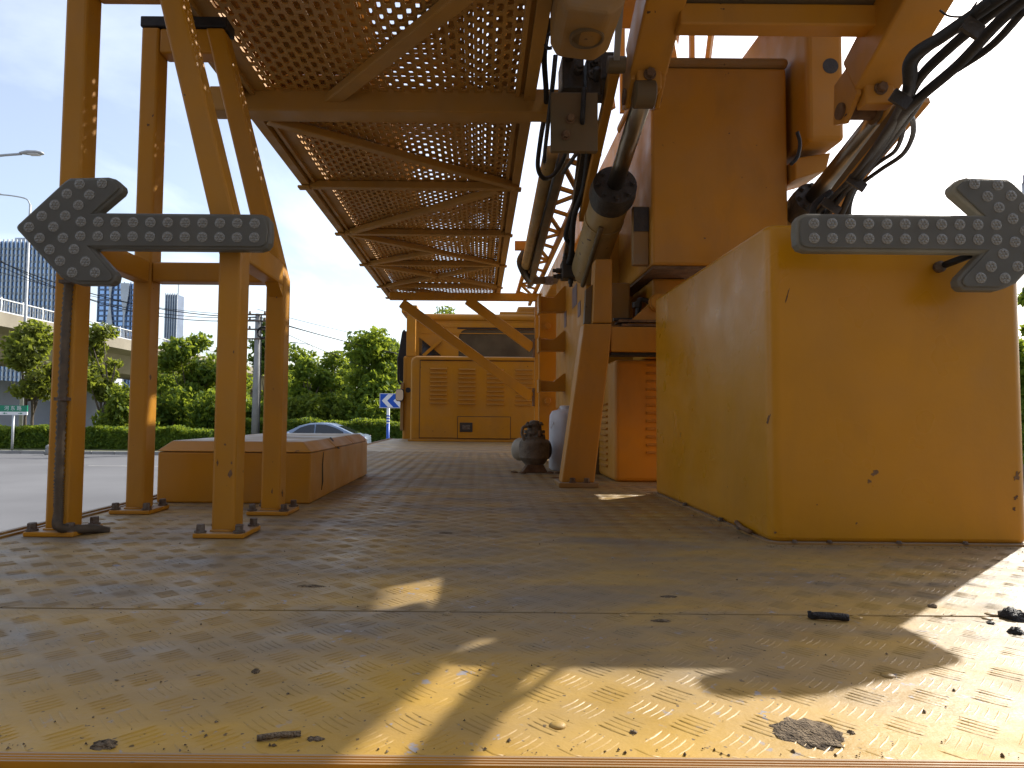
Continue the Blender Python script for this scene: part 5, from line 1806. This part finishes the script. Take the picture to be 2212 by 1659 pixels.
# ------------------------------------------------------------------ passing car
def sedan(label, x_rear, Y):
    t = thing('car', label, 'car', (x_rear - 2.3, Y, GZ))
    # stations from the nose (s=0) to the tail (s=4.6), nose towards -X
    st_ = [(0.0, .62, .35, .60), (.12, .74, .22, .68), (.6, .84, .2, .80), (1.3, .87, .2, .90), (2.2, .88, .2, .93), (3.2, .88, .2, .95), (3.9, .86, .22, .98), (4.4, .80, .28, .99), (4.58, .70, .38, .92), (4.6, .66, .42, .86)]
    V, Fc = [], []
    for s, hw, zb, zt in st_:
        x = x_rear - 4.6 + s
        ring = [(-hw * .9, zb), (-hw, zb + .12), (-hw, (zb + zt) / 2 + .05), (-hw * .96, zt - .06), (-hw * .88, zt), (hw * .88, zt), (hw * .96, zt - .06), (hw, (zb + zt) / 2 + .05), (hw, zb + .12), (hw * .9, zb)]
        V += [(x, Y + a, GZ + b) for a, b in ring]
    n = 10
    for i in range(len(st_) - 1):
        for k in range(n):
            k2 = (k + 1) % n
            Fc.append((i * n + k, i * n + k2, (i + 1) * n + k2, (i + 1) * n + k))
    Fc += [tuple(range(n)), tuple((len(st_) - 1) * n + k for k in range(n))][::1]
    autosmooth(newobj('body', V, Fc, 'carpaint', t, smooth=True), 40)
    # greenhouse: side profile (s, z), inset to the roof
    prof_ = [(1.15, .90), (1.55, 1.13), (1.95, 1.33), (2.35, 1.43), (2.75, 1.455), (3.15, 1.42), (3.55, 1.29), (3.95, 1.11), (4.28, .97)]
    V, Fc = [], []
    for s, z in prof_:
        f = (z - .9) / .55
        hw = .84 - .24 * f
        x = x_rear - 4.6 + s
        V += [(x, Y - .84 + (.0 if z < 1 else .02), GZ + .90), (x, Y - hw, GZ + z - .03), (x, Y - hw + .09, GZ + z), (x, Y + hw - .09, GZ + z), (x, Y + hw, GZ + z - .03), (x, Y + .84, GZ + .90)]
    for i in range(len(prof_) - 1):
        for k in range(5):
            Fc.append((i * 6 + k, i * 6 + k + 1, (i + 1) * 6 + k + 1, (i + 1) * 6 + k))
    autosmooth(newobj('cabin', V, Fc, 'carpaint', t, smooth=True), 50)
    for sgn in (-1, 1):
        for (pts) in ([(1.58, .955), (1.98, 1.25), (2.30, 1.355), (2.55, 1.38), (2.55, .955)], [(2.61, .955), (2.61, 1.385), (3.0, 1.37), (3.35, 1.27), (3.72, 1.10), (3.72, .97)]):
            V = []
            for s, z in pts:
                f = (z - .9) / .55
                V.append((x_rear - 4.6 + s, Y + sgn * (.852 - .235 * f), GZ + z))
            MB().prism(V, (0, sgn * .006, 0)).build('side_window', 'carglass', t)
    def glass(s0, z0, s1, z1, nm):
        V = []
        for s, z, sg in ((s0, z0, -1), (s0, z0, 1), (s1, z1, 1), (s1, z1, -1)):
            f = (z - .9) / .55
            hw = .84 - .24 * f - .13
            V.append((x_rear - 4.6 + s, Y + sg * hw, GZ + z + .012))
        MB().prism(V, (0, 0, .004)).build(nm, 'carglass', t)
    glass(1.25, .955, 1.9, 1.315, 'windscreen')
    glass(3.5, 1.31, 4.15, 1.025, 'rear_screen')
    for sg in (-1, 1):
        V = [(x_rear - .38, Y + sg * .845, GZ + .90), (x_rear - .06, Y + sg * .75, GZ + .93), (x_rear - .03, Y + sg * .70, GZ + .76), (x_rear - .34, Y + sg * .86, GZ + .78)]
        MB().prism(V, (.02, sg * .03, .0)).build('tail_lamp', 'taillamp', t, bevel=.01)
        MB().prism([(x_rear - 4.52, Y + sg * .74, GZ + .66), (x_rear - 4.1, Y + sg * .86, GZ + .74), (x_rear - 4.15, Y + sg * .865, GZ + .62), (x_rear - 4.54, Y + sg * .72, GZ + .56)], (-.02, sg * .02, 0)).build('headlight', 'signwhite', t, bevel=.01)
        for sx in (.85, 3.55):
            wx = x_rear - 4.6 + sx
            wh_ = MB().lathe((wx, Y + sg * .70, GZ + .32), (0, sg, 0), [(0, .31), (.03, .32), (.16, .32), (.19, .30)], 26).build('wheel', 'tyre', t, smooth=True)
            MB().lathe((wx, Y + sg * .89, GZ + .32), (0, sg, 0), [(-.03, .21), (.005, .21), (.012, .06), (.02, .04)], 18).build('rim', 'galv', wh_)
        MB().lathe((x_rear - 3.05, Y + sg * .93, GZ + .99), (1, 0, 0), [(-.1, .02), (-.08, .07), (.06, .08), (.09, .03)], 12).build('wing_mirror', 'carpaint', t, smooth=True)
    return t


sedan('silver-blue saloon car passing behind the low storage box', at(797, 900, 27.0).x, 27.0)

# ------------------------------------------------------------------ unseen rest of the street; block added to cut sky light on shaded faces
bb = thing('street_block', 'unseen brown brick apartment block added across the street behind the truck', 'building', (0, -16, GZ))
MB().box(-45, 45, -26, -16, GZ, 19).build('wall', 'brownwall', bb)
wsrc = None
for i in range(22):
    for j in range(5):
        loc = Vector((-43 + i * 4.1, -16, .6 + j * 3.6)) - bb.location
        if wsrc is None:
            wsrc = MB().box(-.8, .8, .002, .06, -.8, .8).build('window', 'curtain', bb)
            wsrc.matrix_parent_inverse = Matrix.Identity(4)
            wsrc.location = loc
        else:
            child_copy(wsrc, bb, loc)
